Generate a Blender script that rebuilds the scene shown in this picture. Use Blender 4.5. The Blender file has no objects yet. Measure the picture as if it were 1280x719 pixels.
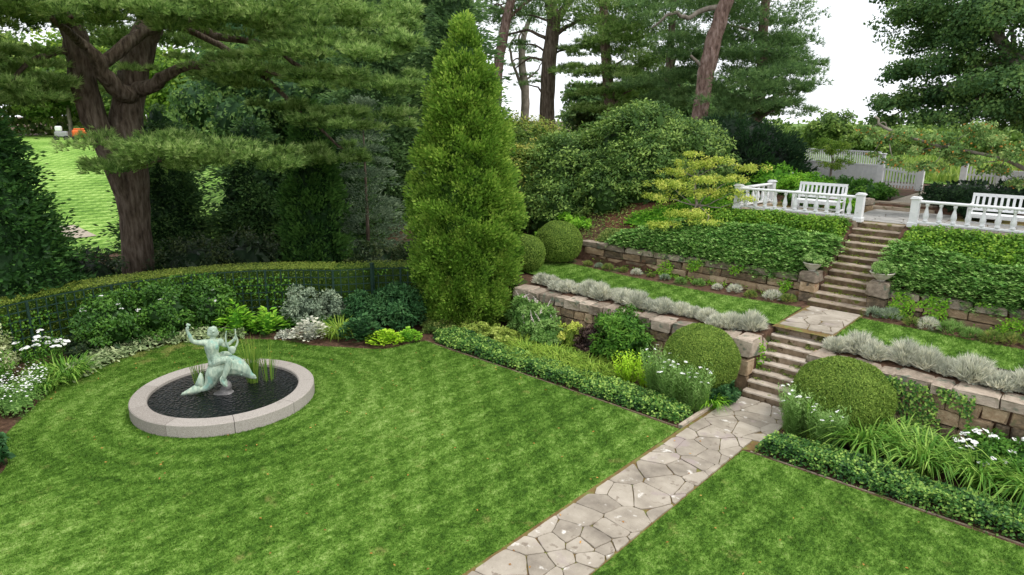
import bpy, bmesh, math, random
import numpy as np
from mathutils import Vector, Matrix, noise as mnoise
rng = np.random.default_rng(7); random.seed(7)
scene = bpy.context.scene
COL = scene.collection
rad = math.radians

# ------------------------------------------------------------ camera, sky, sun, exposure
cam_d = bpy.data.cameras.new('camera'); cam = bpy.data.objects.new('camera', cam_d); COL.objects.link(cam)
F, PITCH, ROLL, YAW = 830/1280, math.atan((359.5-150)/830), rad(.5), rad(42.262)
cam_d.sensor_width = 36; cam_d.lens = 36*F; cam_d.clip_start = .1; cam_d.clip_end = 4000
fw = Vector((-math.sin(YAW)*math.cos(PITCH), math.cos(YAW)*math.cos(PITCH), -math.sin(PITCH)))
rt = Vector((math.cos(YAW), math.sin(YAW), 0)); up = rt.cross(fw)
r2 = rt*math.cos(ROLL)+up*math.sin(ROLL); u2 = up*math.cos(ROLL)-rt*math.sin(ROLL)
m = Matrix((r2, u2, -fw)).transposed().to_4x4(); m.translation = Vector((0, 0, 6.0)); cam.matrix_world = m
scene.camera = cam

SUN_AZ, SUN_EL = rad(75), rad(58)      # overcast: broad soft light, brightest from behind left
world = bpy.data.worlds.new('World'); scene.world = world; world.use_nodes = True
nt = world.node_tree; nt.nodes.clear()
out = nt.nodes.new('ShaderNodeOutputWorld'); bg = nt.nodes.new('ShaderNodeBackground')
sky = nt.nodes.new('ShaderNodeTexSky'); sky.sky_type = 'NISHITA'; sky.sun_disc = False
sky.sun_elevation = SUN_EL; sky.sun_rotation = SUN_AZ; sky.air_density = 1.0; sky.dust_density = 3.0
mix = nt.nodes.new('ShaderNodeMix'); mix.data_type = 'RGBA'; mix.inputs[0].default_value = .86
cl = nt.nodes.new('ShaderNodeTexNoise'); cl.inputs['Scale'].default_value = 2.2; cl.inputs['Detail'].default_value = 4
rp = nt.nodes.new('ShaderNodeValToRGB'); rp.color_ramp.elements[0].color = (8.6, 9.0, 9.6, 1); rp.color_ramp.elements[1].color = (10.8, 10.9, 11.1, 1)
nt.links.new(cl.outputs['Fac'], rp.inputs[0])
nt.links.new(sky.outputs[0], mix.inputs[6]); nt.links.new(rp.outputs[0], mix.inputs[7])
nt.links.new(mix.outputs[2], bg.inputs[0]); bg.inputs[1].default_value = .12
nt.links.new(bg.outputs[0], out.inputs[0])
sun_d = bpy.data.lights.new('sun', 'SUN'); sun_d.energy = 1.5; sun_d.angle = rad(12); sun_d.color = (1, .97, .92)
sun = bpy.data.objects.new('sun', sun_d); COL.objects.link(sun)
sun_dir = Vector((math.sin(SUN_AZ)*math.cos(SUN_EL), math.cos(SUN_AZ)*math.cos(SUN_EL), math.sin(SUN_EL)))
sun.rotation_euler = sun_dir.to_track_quat('Z', 'Y').to_euler(); sun.location = (0, 0, 30)
scene.view_settings.view_transform = 'Standard'; scene.view_settings.look = 'None'
scene.view_settings.exposure = 0.38; scene.view_settings.gamma = 1

# ------------------------------------------------------------ helpers
def tag(o, label=None, cat=None, group=None, kind=None):
    if label: o['label'] = label
    if cat: o['category'] = cat
    if group: o['group'] = group
    if kind: o['kind'] = kind
    return o
def thing(name, label, cat, loc=(0, 0, 0), rz=0, group=None):
    o = bpy.data.objects.new(name, None); COL.objects.link(o); o.location = loc; o.rotation_euler = (0, 0, rz)
    o.empty_display_size = .2
    return tag(o, label, cat, group)
def link(name, me, parent=None, loc=None, rot=None, scale=None):
    o = bpy.data.objects.new(name, me); COL.objects.link(o); o.parent = parent
    if loc is not None: o.location = loc
    if rot is not None: o.rotation_euler = rot
    if scale is not None: o.scale = scale
    return o
def copy_tree(o, parent=None):
    c = o.copy(); COL.objects.link(c); c.parent = parent
    for ch in o.children: copy_tree(ch, c)
    return c

def mk(name, V, Fc, mat, tone=None, smooth=False):
    """V (n,3); Fc list of index arrays (each (m,k))"""
    me = bpy.data.meshes.new(name)
    Fc = [np.asarray(f, dtype=np.int64) for f in Fc if len(f)]
    n = sum(len(f) for f in Fc); nl = sum(f.size for f in Fc)
    me.vertices.add(len(V)); me.vertices.foreach_set('co', np.asarray(V, dtype=np.float32).ravel())
    me.loops.add(nl); me.polygons.add(n)
    li = np.concatenate([f.ravel() for f in Fc]) if Fc else np.zeros(0)
    me.loops.foreach_set('vertex_index', li.astype(np.int32))
    tot = np.concatenate([np.full(len(f), f.shape[1]) for f in Fc]) if Fc else np.zeros(0)
    st = np.concatenate([[0], np.cumsum(tot)[:-1]]) if len(tot) else tot
    me.polygons.foreach_set('loop_start', st.astype(np.int32))
    try: me.polygons.foreach_set('loop_total', tot.astype(np.int32))
    except Exception: pass
    me.polygons.foreach_set('use_smooth', np.full(n, smooth))
    if tone is not None:
        a = me.attributes.new('tone', 'FLOAT', 'FACE'); a.data.foreach_set('value', np.asarray(tone, dtype=np.float32))
    me.update(calc_edges=True); me.validate()
    if mat: me.materials.append(mat)
    return me

def nz(v): return v/np.maximum(np.linalg.norm(v, axis=-1, keepdims=True), 1e-9)
def rnd(n): return nz(rng.normal(size=(n, 3)))

class Leaves:
    """collects leaf-sized faces (real small polygons) and joins them into one mesh"""
    def __init__(s): s.V = []; s.T = []; s.n = 0; s.F3 = []; s.F4 = []; s.t3 = []; s.t4 = []
    def quads(s, P, T, N, L, W, tone, fold=.15, bx=.5):
        n = len(P); L = np.broadcast_to(np.asarray(L, float), (n,))[:, None]; W = np.broadcast_to(np.asarray(W, float), (n,))[:, None]
        T = nz(T); B = nz(np.cross(T, N)); N = np.cross(B, T)
        v = np.stack([P, P+T*L*bx-B*W/2+N*W*fold, P+T*L, P+T*L*bx+B*W/2+N*W*fold], 1)
        s.V.append(v.reshape(-1, 3)); s.F4.append(np.arange(4*n).reshape(n, 4)+s.n); s.n += 4*n
        s.t4.append(np.broadcast_to(tone, (n,)))
    def tris(s, P, T, N, L, W, tone):
        n = len(P); L = np.broadcast_to(np.asarray(L, float), (n,))[:, None]; W = np.broadcast_to(np.asarray(W, float), (n,))[:, None]
        T = nz(T); B = nz(np.cross(T, N))
        v = np.stack([P-B*W/2, P+B*W/2, P+T*L], 1)
        s.V.append(v.reshape(-1, 3)); s.F3.append(np.arange(3*n).reshape(n, 3)+s.n); s.n += 3*n
        s.t3.append(np.broadcast_to(tone, (n,)))
    def blades(s, P, az, L, W, lean, droop, tone):
        """arched grass or strap leaves: base -> middle -> tip"""
        n = len(P); L = np.broadcast_to(np.asarray(L, float), (n,))[:, None]; W = np.broadcast_to(np.asarray(W, float), (n,))[:, None]
        lean = np.broadcast_to(lean, (n,))[:, None]; droop = np.broadcast_to(droop, (n,))[:, None]
        O = np.stack([np.cos(az), np.sin(az), 0*az], 1); B = np.stack([-np.sin(az), np.cos(az), 0*az], 1); U = np.array([0, 0, 1.])
        c1 = P+L*(.38*U+O*lean*.3); c2 = c1+L*(.3*U*(1-droop)+O*(.25*lean+.15*droop)); c3 = c2+L*(U*(.25-.6*droop)+O*(.15*lean+.25*droop))
        v = np.stack([P-B*W*.4, P+B*W*.4, c1+B*W*.5, c1-B*W*.5, c2+B*W*.38, c2-B*W*.38, c3], 1)
        i = (np.arange(n)*7+s.n)[:, None]
        s.V.append(v.reshape(-1, 3)); s.F4.append(i+np.array([[0, 1, 2, 3]])); s.F4.append(i+np.array([[3, 2, 4, 5]])); s.F3.append(i+np.array([[5, 4, 6]]))
        s.n += 7*n; t = np.broadcast_to(tone, (n,)); s.t4 += [t, t]; s.t3.append(t)
    def tufts(s, P, D, m, L, W, spread, tone):
        """needle bundles: m thin needles fan out of each point P around direction D"""
        n = len(P); PP = np.repeat(P, m, 0); DD = np.repeat(nz(D), m, 0); R = rnd(n*m)
        T = nz(DD+R*spread); t = np.repeat(np.broadcast_to(tone, (n,)), m)+rng.normal(size=n*m)*.07
        s.tris(PP, T, rnd(n*m), L*rng.uniform(.7, 1.15, n*m), W, t)
    def mesh(s, V, F4=None, F3=None, tone=.3):
        V = np.asarray(V)
        if F4 is not None: F4 = np.asarray(F4); s.F4.append(F4+s.n); s.t4.append(np.full(len(F4), tone))
        if F3 is not None: F3 = np.asarray(F3); s.F3.append(F3+s.n); s.t3.append(np.full(len(F3), tone))
        s.V.append(V); s.n += len(V)
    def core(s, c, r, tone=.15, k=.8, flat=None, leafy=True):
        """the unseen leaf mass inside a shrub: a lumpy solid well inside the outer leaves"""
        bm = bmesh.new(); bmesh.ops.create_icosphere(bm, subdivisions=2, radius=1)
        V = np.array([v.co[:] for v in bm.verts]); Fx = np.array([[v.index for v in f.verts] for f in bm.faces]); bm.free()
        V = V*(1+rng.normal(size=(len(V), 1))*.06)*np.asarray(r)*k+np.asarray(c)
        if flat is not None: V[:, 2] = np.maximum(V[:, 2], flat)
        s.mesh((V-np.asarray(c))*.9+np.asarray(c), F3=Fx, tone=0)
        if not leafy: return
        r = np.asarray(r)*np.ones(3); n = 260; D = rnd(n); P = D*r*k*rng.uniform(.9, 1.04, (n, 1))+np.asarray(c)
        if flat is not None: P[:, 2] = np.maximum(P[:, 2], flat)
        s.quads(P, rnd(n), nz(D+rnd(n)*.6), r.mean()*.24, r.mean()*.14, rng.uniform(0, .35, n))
    def tri(s): return sum(map(len, s.F3))+2*sum(map(len, s.F4))
    def build(s, name, mat, parent=None):
        tone = np.clip(np.concatenate(s.t3+s.t4), 0, 1)
        me = mk(name, np.concatenate(s.V), [np.concatenate(s.F3)] if s.F3 and not s.F4 else ([np.concatenate(s.F3), np.concatenate(s.F4)] if s.F3 else [np.concatenate(s.F4)]), mat, tone)
        TRI[0] += s.tri(); TL.append((s.tri(), name, parent.name if parent else ''))
        return link(name, me, parent)
TRI = [0]; TL = []

class MB:
    """solid parts: boxes, tubes, lathes"""
    def __init__(s): s.V = []; s.F = []
    def add(s, V, Fc):
        b = len(s.V); s.V += [tuple(v) for v in V]; s.F += [tuple(i+b for i in f) for f in Fc]; return s
    def box(s, x0, x1, y0, y1, z0, z1, c=0):
        if c:
            bm = bmesh.new(); bmesh.ops.create_cube(bm, size=1)
            for v in bm.verts: v.co = Vector(((x0+x1)/2+v.co.x*(x1-x0), (y0+y1)/2+v.co.y*(y1-y0), (z0+z1)/2+v.co.z*(z1-z0)))
            bmesh.ops.bevel(bm, geom=bm.edges[:], offset=c, segments=1, affect='EDGES')
            bm.verts.index_update(); s.add([v.co[:] for v in bm.verts], [[v.index for v in f.verts] for f in bm.faces]); bm.free(); return s
        V = [(x, y, z) for z in (z0, z1) for y in (y0, y1) for x in (x0, x1)]
        return s.add(V, [(0, 2, 3, 1), (4, 5, 7, 6), (0, 1, 5, 4), (2, 6, 7, 3), (0, 4, 6, 2), (1, 3, 7, 5)])
    def bar(s, a, b, w, h):
        a = Vector(a); b = Vector(b); d = (b-a).normalized(); side = d.cross(Vector((0, 0, 1)))
        if side.length < .01: side = Vector((1, 0, 0))
        side.normalize(); u = side.cross(d)
        V = [p+side*sx*w/2+u*sz*h/2 for p in (a, b) for sx, sz in ((-1, -1), (1, -1), (1, 1), (-1, 1))]
        return s.add(V, [(0, 1, 2, 3)[::-1], (4, 5, 6, 7), (0, 1, 5, 4), (1, 2, 6, 5), (2, 3, 7, 6), (3, 0, 4, 7)])
    def tube(s, pts, n=8, rough=0, cap=True):
        """pts: (x,y,z,r)"""
        rings = []; P = [Vector(p[:3]) for p in pts]; prev = None
        for i, p in enumerate(pts):
            d = (P[min(i+1, len(P)-1)]-P[max(i-1, 0)]).normalized()
            a = d.cross(Vector((0, 0, 1))) if prev is None else prev-d*prev.dot(d)
            if a.length < .05: a = d.cross(Vector((0, 1, 0)))
            a.normalize(); prev = a; b = d.cross(a)
            rings.append([P[i]+(a*math.cos(t)+b*math.sin(t))*p[3]*(1+random.uniform(-rough, rough)) for t in [2*math.pi*k/n for k in range(n)]])
        V = [v for r in rings for v in r]; Fc = []
        for i in range(len(rings)-1):
            for k in range(n): Fc.append((i*n+k, i*n+(k+1) % n, (i+1)*n+(k+1) % n, (i+1)*n+k))
        if cap: Fc += [tuple(range(n))[::-1], tuple((len(rings)-1)*n+k for k in range(n))]
        return s.add(V, Fc)
    def lathe(s, prof, c=(0, 0, 0), n=12):
        return s.tube([(c[0], c[1], c[2]+z, r) for r, z in prof], n)
    def mesh(s, name, mat, smooth=False):
        me = bpy.data.meshes.new(name); me.from_pydata(s.V, [], s.F); me.update()
        if smooth: me.polygons.foreach_set('use_smooth', [True]*len(me.polygons))
        if mat: me.materials.append(mat)
        return me
    def build(s, name, mat, parent=None, smooth=False, **k): return link(name, s.mesh(name, mat, smooth), parent, **k)

def spline(pts, m=4, wob=0):
    """resample a poly line of (x,y,z,r) smoothly"""
    P = np.array(pts, float); n = len(P); o = []
    for i in range(n-1):
        p0, p1, p2, p3 = P[max(i-1, 0)], P[i], P[i+1], P[min(i+2, n-1)]
        for k in range(m):
            t = k/m; q = .5*((2*p1)+(-p0+p2)*t+(2*p0-5*p1+4*p2-p3)*t*t+(-p0+3*p1-3*p2+p3)*t**3)
            q[3] = p1[3]*(1-t)+p2[3]*t; q[:3] += rng.normal(size=3)*wob; o.append(tuple(q))
    return o+[tuple(P[-1])]

# ------------------------------------------------------------ materials
def new_mat(name):
    mt = bpy.data.materials.new(name); mt.use_nodes = True; t = mt.node_tree; t.nodes.clear()
    return mt, t, t.nodes.new, t.links.new
def ramp(N, stops):
    r = N('ShaderNodeValToRGB'); e = r.color_ramp.elements
    while len(e) < len(stops): e.new(.5)
    for x, (p, c) in zip(e, stops): x.position = p; x.color = (*c, 1)
    return r
def leafmat(name, c0, c1, c2, trans=.3, rough=.5, spec=.3, var=.25, vscale=1.2):
    mt, t, N, Lk = new_mat(name)
    at = N('ShaderNodeAttribute'); at.attribute_name = 'tone'
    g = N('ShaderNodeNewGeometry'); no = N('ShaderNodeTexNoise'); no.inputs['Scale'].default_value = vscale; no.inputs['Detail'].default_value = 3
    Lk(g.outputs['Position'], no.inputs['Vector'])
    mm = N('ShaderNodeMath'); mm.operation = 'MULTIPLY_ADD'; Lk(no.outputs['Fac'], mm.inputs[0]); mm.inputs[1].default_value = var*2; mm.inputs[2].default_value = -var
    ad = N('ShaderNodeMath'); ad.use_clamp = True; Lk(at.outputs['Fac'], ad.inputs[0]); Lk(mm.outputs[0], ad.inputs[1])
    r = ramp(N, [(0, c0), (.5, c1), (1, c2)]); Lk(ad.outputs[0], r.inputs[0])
    b = N('ShaderNodeBsdfPrincipled'); b.inputs['Roughness'].default_value = rough; b.inputs['Specular IOR Level'].default_value = spec
    Lk(r.outputs[0], b.inputs['Base Color'])
    tr = N('ShaderNodeBsdfTranslucent'); Lk(r.outputs[0], tr.inputs[0]); mx = N('ShaderNodeMixShader'); mx.inputs[0].default_value = trans
    Lk(b.outputs[0], mx.inputs[1]); Lk(tr.outputs[0], mx.inputs[2]); o = N('ShaderNodeOutputMaterial'); Lk(mx.outputs[0], o.inputs[0])
    return mt
def hexc(h):
    v = [int(h[i:i+2], 16)/255 for i in (0, 2, 4)]
    return tuple(x/12.92 if x <= .04045 else ((x+.055)/1.055)**2.4 for x in v)
def solid(name, stops, scale=8, rough=.8, bump=.2, bscale=40, coord='Object', detail=6, spec=.25, objvar=0, speck=None, metal=0, stretch=None, bdist=.02):
    """stops: colour ramp over noise. objvar: colour shift per object. speck: (colour, scale, threshold) spots of lichen, moss or wear"""
    mt, t, N, Lk = new_mat(name)
    tc = N('ShaderNodeTexCoord'); vec = tc.outputs[coord] if coord != 'World' else N('ShaderNodeNewGeometry').outputs['Position']
    if stretch: mp = N('ShaderNodeMapping'); mp.inputs['Scale'].default_value = stretch; Lk(vec, mp.inputs[0]); vec = mp.outputs[0]
    no = N('ShaderNodeTexNoise'); no.inputs['Scale'].default_value = scale; no.inputs['Detail'].default_value = detail; no.inputs['Roughness'].default_value = .6; Lk(vec, no.inputs['Vector'])
    fac = no.outputs['Fac']
    if objvar:
        oi = N('ShaderNodeObjectInfo'); mm = N('ShaderNodeMath'); mm.operation = 'MULTIPLY_ADD'; Lk(oi.outputs['Random'], mm.inputs[0]); mm.inputs[1].default_value = objvar*2; mm.inputs[2].default_value = -objvar
        ad = N('ShaderNodeMath'); ad.use_clamp = True; Lk(mm.outputs[0], ad.inputs[0]); Lk(fac, ad.inputs[1]); fac = ad.outputs[0]
    r = ramp(N, stops); Lk(fac, r.inputs[0]); colr = r.outputs[0]
    for sp in (speck or []):
        n2 = N('ShaderNodeTexNoise'); n2.inputs['Scale'].default_value = sp[1]; n2.inputs['Detail'].default_value = 5
        wv = N('ShaderNodeNewGeometry').outputs['Position']; Lk(wv, n2.inputs['Vector'])
        r3 = ramp(N, [(sp[2], (0, 0, 0)), (sp[2]+.07, (1, 1, 1))]); Lk(n2.outputs['Fac'], r3.inputs[0])
        mx = N('ShaderNodeMix'); mx.data_type = 'RGBA'; Lk(r3.outputs[0], mx.inputs[0]); Lk(colr, mx.inputs[6]); mx.inputs[7].default_value = (*sp[0], 1); colr = mx.outputs[2]
    b = N('ShaderNodeBsdfPrincipled'); b.inputs['Roughness'].default_value = rough; b.inputs['Specular IOR Level'].default_value = spec; b.inputs['Metallic'].default_value = metal
    Lk(colr, b.inputs['Base Color'])
    if bump:
        n3 = N('ShaderNodeTexNoise'); n3.inputs['Scale'].default_value = bscale; n3.inputs['Detail'].default_value = 8; Lk(vec, n3.inputs['Vector'])
        bp = N('ShaderNodeBump'); bp.inputs['Strength'].default_value = bump; bp.inputs['Distance'].default_value = bdist; Lk(n3.outputs['Fac'], bp.inputs['Height']); Lk(bp.outputs[0], b.inputs['Normal'])
    o = N('ShaderNodeOutputMaterial'); Lk(b.outputs[0], o.inputs[0]); return mt

M = {}
M['soil'] = solid('mulch', [(.3, hexc('3a2a20')), (.55, hexc('5d4535')), (.8, hexc('7d6350'))], 9, .95, .6, 30, 'World', speck=[(hexc('3f4a25'), 1.3, .58)])
M['bark_soil'] = solid('red_mulch', [(.3, hexc('402a1e')), (.55, hexc('684634')), (.8, hexc('8a6850'))], 14, .95, .7, 40, 'World')
def lawnmat(name, stripe=None, straw=.2, bright=1.0):
    mt, t, N, Lk = new_mat(name)
    g = N('ShaderNodeNewGeometry'); pos = g.outputs['Position']
    def noise(sc, det=4, ro=.6, vec=pos):
        n = N('ShaderNodeTexNoise'); n.inputs['Scale'].default_value = sc; n.inputs['Detail'].default_value = det; n.inputs['Roughness'].default_value = ro; Lk(vec, n.inputs['Vector']); return n.outputs['Fac']
    # tufts lie in brushed streaks along the mowing direction
    mp = N('ShaderNodeMapping'); mp.inputs['Rotation'].default_value = (0, 0, rad(14)); mp.inputs['Scale'].default_value = (1.35, .8, 1); Lk(pos, mp.inputs[0])
    a = noise(7.5, 8, .8, mp.outputs[0]); b2 = noise(1.1, 5, .7); c = noise(30, 5, .75)
    def ma(x, k, y=None, kk=0):
        q = N('ShaderNodeMath'); q.operation = 'MULTIPLY_ADD'; Lk(x, q.inputs[0]); q.inputs[1].default_value = k
        if y is None: q.inputs[2].default_value = kk
        else: Lk(y, q.inputs[2])
        return q.outputs[0]
    s = ma(a, 1.6, None, -.68); s = ma(b2, .25, s); s = ma(noise(.22, 3), .5, s, ); s = ma(s, 1, None, -.27); s = ma(c, .8, s)
    at = N('ShaderNodeAttribute'); at.attribute_name = 'tone'; s = ma(at.outputs['Fac'], .12, s)
    # mowing marks: straight passes, and rings where the mower circled the fountain
    def mth(op, x, y=None, yv=0):
        q = N('ShaderNodeMath'); q.operation = op; Lk(x, q.inputs[0])
        if y is not None: Lk(y, q.inputs[1])
        else: q.inputs[1].default_value = yv
        return q.outputs[0]
    sub = N('ShaderNodeVectorMath'); sub.operation = 'SUBTRACT'; Lk(pos, sub.inputs[0]); sub.inputs[1].default_value = (-13.7, 5.8, 0)
    ln = N('ShaderNodeVectorMath'); ln.operation = 'LENGTH'; Lk(sub.outputs[0], ln.inputs[0]); D_ = ln.outputs['Value']
    sx = N('ShaderNodeSeparateXYZ'); Lk(pos, sx.inputs[0]); wob = noise(1.7, 4)
    ring = mth('SINE', mth('ADD', mth('MULTIPLY', D_, None, 11.5), mth('MULTIPLY', wob, None, 5)))
    strt = mth('SINE', mth('ADD', mth('MULTIPLY', sx.outputs[0], None, 11.0), mth('MULTIPLY', wob, None, 2.5)))
    cros = mth('SINE', mth('ADD', mth('ADD', mth('MULTIPLY', sx.outputs[0], None, 6.0), mth('MULTIPLY', sx.outputs[1], None, 7.5)), mth('MULTIPLY', wob, None, 2.5)))
    near = N('ShaderNodeMapRange'); near.inputs[1].default_value = 3.2; near.inputs[2].default_value = 4.6; Lk(D_, near.inputs[0])
    far_ = near.outputs[0]; inv = N('ShaderNodeMath'); inv.operation = 'SUBTRACT'; inv.inputs[0].default_value = 1; Lk(far_, inv.inputs[1])
    s = ma(mth('MULTIPLY', ring, inv.outputs[0]), .06, s); s = ma(mth('MULTIPLY', strt, far_), .05, s); s = ma(mth('MULTIPLY', cros, far_), .045, s)
    s2 = N('ShaderNodeMath'); s2.operation = 'SUBTRACT'; Lk(s, s2.inputs[0]); s2.inputs[1].default_value = .16; s = s2.outputs[0]
    if stripe:
        mp2 = N('ShaderNodeMapping'); mp2.inputs['Rotation'].default_value = (0, 0, stripe[0]); Lk(pos, mp2.inputs[0])
        w = N('ShaderNodeTexWave'); w.inputs['Scale'].default_value = stripe[1]; w.inputs['Distortion'].default_value = .35; w.inputs['Detail Scale'].default_value = 1; Lk(mp2.outputs[0], w.inputs['Vector'])
        s = ma(w.outputs['Fac'], .16, s)
    K = bright
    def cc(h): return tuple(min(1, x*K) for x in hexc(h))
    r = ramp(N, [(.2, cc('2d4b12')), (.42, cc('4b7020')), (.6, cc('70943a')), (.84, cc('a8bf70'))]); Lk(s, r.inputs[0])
    d = noise(2.1, 6, .72)
    if not stripe:   # the turf is worn thin and straw-coloured along the left bed
        wx = N('ShaderNodeMapRange'); wx.inputs[1].default_value = -15.6; wx.inputs[2].default_value = -17.2; Lk(sx.outputs[0], wx.inputs[0])
        wd = N('ShaderNodeMapRange'); wd.inputs[1].default_value = 3.4; wd.inputs[2].default_value = 4.7; Lk(D_, wd.inputs[0]); d = ma(mth('MULTIPLY', wx.outputs[0], wd.outputs[0]), .2, d)
    rs = ramp(N, [(.60, (0, 0, 0)), (.74, (1, 1, 1))]); Lk(d, rs.inputs[0]); mk_ = N('ShaderNodeMath'); mk_.operation = 'MULTIPLY'; Lk(rs.outputs[0], mk_.inputs[0]); mk_.inputs[1].default_value = straw*3
    mx = N('ShaderNodeMix'); mx.data_type = 'RGBA'; Lk(mk_.outputs[0], mx.inputs[0]); Lk(r.outputs[0], mx.inputs[6]); mx.inputs[7].default_value = (*cc('a8a060'), 1)
    b = N('ShaderNodeBsdfPrincipled'); b.inputs['Roughness'].default_value = .75; b.inputs['Specular IOR Level'].default_value = .15; Lk(mx.outputs[2], b.inputs['Base Color'])
    tr = N('ShaderNodeBsdfTranslucent'); Lk(mx.outputs[2], tr.inputs[0]); ms = N('ShaderNodeMixShader'); ms.inputs[0].default_value = .15; Lk(b.outputs[0], ms.inputs[1]); Lk(tr.outputs[0], ms.inputs[2])
    bp = N('ShaderNodeBump'); bp.inputs['Strength'].default_value = .35; bp.inputs['Distance'].default_value = .03; Lk(noise(60, 6), bp.inputs['Height']); Lk(bp.outputs[0], b.inputs['Normal'])
    o = N('ShaderNodeOutputMaterial'); Lk(ms.outputs[0], o.inputs[0]); return mt
M['lawn'] = lawnmat('lawn_grass'); M['lawn2'] = lawnmat('terrace_grass', straw=.03, bright=1.08)
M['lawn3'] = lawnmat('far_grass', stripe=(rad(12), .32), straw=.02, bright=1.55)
M['bark_pine'] = solid('pine_bark', [(.3, hexc('332a22')), (.48, hexc('625548')), (.75, hexc('8d8073'))], 9, .95, 1, 9, 'World', stretch=(1, 1, .22), bdist=.12)
M['bark_red'] = solid('red_pine_bark', [(.3, hexc('4c3c36')), (.48, hexc('7c655b')), (.75, hexc('a8938a'))], 8, .95, 1, 8, 'World', stretch=(1, 1, .35), bdist=.1)
M['bark_grey'] = solid('grey_bark', [(.25, hexc('5c564c')), (.5, hexc('857c70')), (.8, hexc('a8a093'))], 6, .9, .6, 20, 'World', stretch=(1, 1, .4))
M['twig'] = solid('twig', [(.3, hexc('4a3b2e')), (.7, hexc('7a6650'))], 8, .9, 0)
M['wallstone'] = solid('wall_stone', [(.15, hexc('5c5142')), (.38, hexc('85745e')), (.6, hexc('a58c6e')), (.85, hexc('bfa98c'))], 3.2, .9, .9, 18, 'Object', objvar=.33, speck=[(hexc('6f7350'), 3.2, .63), (hexc('a9785a'), 1.7, .66), (hexc('5a5245'), 7, .66)], bdist=.03)
M['coping'] = solid('coping_stone', [(.2, hexc('75695b')), (.5, hexc('9f9080')), (.8, hexc('bfb09e'))], 3.5, .9, .8, 20, 'Object', objvar=.24, speck=[(hexc('6f7464'), 4, .58), (hexc('a88468'), 2, .68)], bdist=.03)
M['stepstone'] = solid('step_stone', [(.2, hexc('7d6e5c')), (.5, hexc('a49480')), (.8, hexc('c1b3a0'))], 4, .9, .6, 22, 'Object', objvar=.15, speck=[(hexc('5c5a35'), 5, .60), (hexc('6e5540'), 9, .62)], bdist=.02)
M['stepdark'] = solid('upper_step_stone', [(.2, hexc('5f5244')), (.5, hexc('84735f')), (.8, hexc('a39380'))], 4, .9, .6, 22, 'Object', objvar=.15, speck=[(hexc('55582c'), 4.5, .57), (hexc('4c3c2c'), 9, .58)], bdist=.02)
M['steptop'] = solid('pale_tread', [(.2, hexc('968877')), (.5, hexc('b5a898')), (.8, hexc('cbbfb0'))], 5, .9, .5, 25, 'World', objvar=.1, speck=[(hexc('8a8a5c'), 5, .66)], bdist=.015)
M['steptop2'] = solid('pale_upper_tread', [(.2, hexc('7f7060')), (.5, hexc('9c8d7b')), (.8, hexc('b5a896'))], 5, .9, .5, 25, 'World', objvar=.1, speck=[(hexc('6f7038'), 4, .58)], bdist=.015)
M['riser'] = solid('dark_riser', [(.2, hexc('3f352a')), (.5, hexc('64543f')), (.8, hexc('8d7c66'))], 6, .95, .6, 22, 'World', objvar=.1, speck=[(hexc('5a5e2a'), 5, .57)], bdist=.02)  # riser faces get a darker ramp than the treads, plus moss specks
M['flag'] = solid('flagstone', [(.2, hexc('7c7367')), (.5, hexc('a09687')), (.8, hexc('b8ae9f'))], 2.2, .85, .35, 30, 'World', objvar=.14, speck=[(hexc('d8d2c8'), 4.5, .64), (hexc('857a6c'), 7, .62), (hexc('9c8f88'), 1.6, .6)], bdist=.02)
M['joint'] = solid('moss_joint', [(.35, hexc('6b5336')), (.52, hexc('77663c')), (.65, hexc('6f7a3c'))], 5, .95, .6, 50, 'World')
M['granite'] = solid('granite', [(.3, hexc('867e76')), (.5, hexc('a0988f')), (.7, hexc('b6aea6'))], 55, .8, .3, 90, 'World', objvar=.12, speck=[(hexc('8f877f'), 2.5, .66)], bdist=.006)
M['white'] = solid('white_paint', [(.3, (.70, .71, .71)), (.7, (.82, .82, .81))], 6, .55, .15, 40, 'World', spec=.3, speck=[((.5, .51, .45), 7, .68)])
M['fencewhite'] = solid('fence_paint', [(.3, (.52, .54, .57)), (.7, (.62, .64, .66))], 3, .5, .08, 60, 'World', spec=.4)
M['trellis'] = solid('trellis_paint', [(.3, hexc('1c3028')), (.7, hexc('2a463a'))], 9, .6, .1, 60, 'World')
M['verdigris'] = solid('verdigris', [(.25, hexc('718578')), (.45, hexc('97ab99')), (.6, hexc('b2c1ac')), (.85, hexc('d0d6be'))], 7, .8, .5, 24, 'Object', stretch=(1.6, 1.6, .6), speck=[(hexc('8db3a4'), 4.5, .6), (hexc('cfd3ba'), 3, .62), (hexc('5f7868'), 8, .64)], bdist=.012)
M['rock'] = solid('pool_rock', [(.3, hexc('5a5856')), (.6, hexc('8d8a88')), (.8, hexc('b5b1ae'))], 6, .7, .6, 20, 'Object')
M['bowl'] = solid('cast_stone', [(.3, hexc('a8a293')), (.7, hexc('d3cdbe'))], 9, .85, .3, 50, 'Object')
M['petal'] = solid('white_petal', [(.3, (.78, .78, .72)), (.7, (.88, .88, .86))], 12, .6, 0)
M['petal_pink'] = solid('pale_pink_petal', [(.3, (.78, .62, .6)), (.7, (.86, .8, .76))], 12, .6, 0)
M['yellow_eye'] = solid('yellow_eye', [(.3, (.6, .4, .03)), (.7, (.7, .5, .06))], 12, .6, 0)
M['orange'] = solid('orange_paint', [(.3, (.75, .13, .03)), (.7, (.85, .18, .05))], 5, .4, 0)
M['grey'] = solid('grey_paint', [(.3, (.25, .25, .26)), (.7, (.35, .35, .36))], 5, .5, 0)
M['tyre'] = solid('rubber', [(.3, (.02, .02, .02)), (.7, (.04, .04, .04))], 5, .8, 0)
M['gravel'] = solid('gravel', [(.3, hexc('8f8474')), (.5, hexc('b0a492')), (.7, hexc('cabfae'))], 30, .95, .6, 60, 'World')
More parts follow.
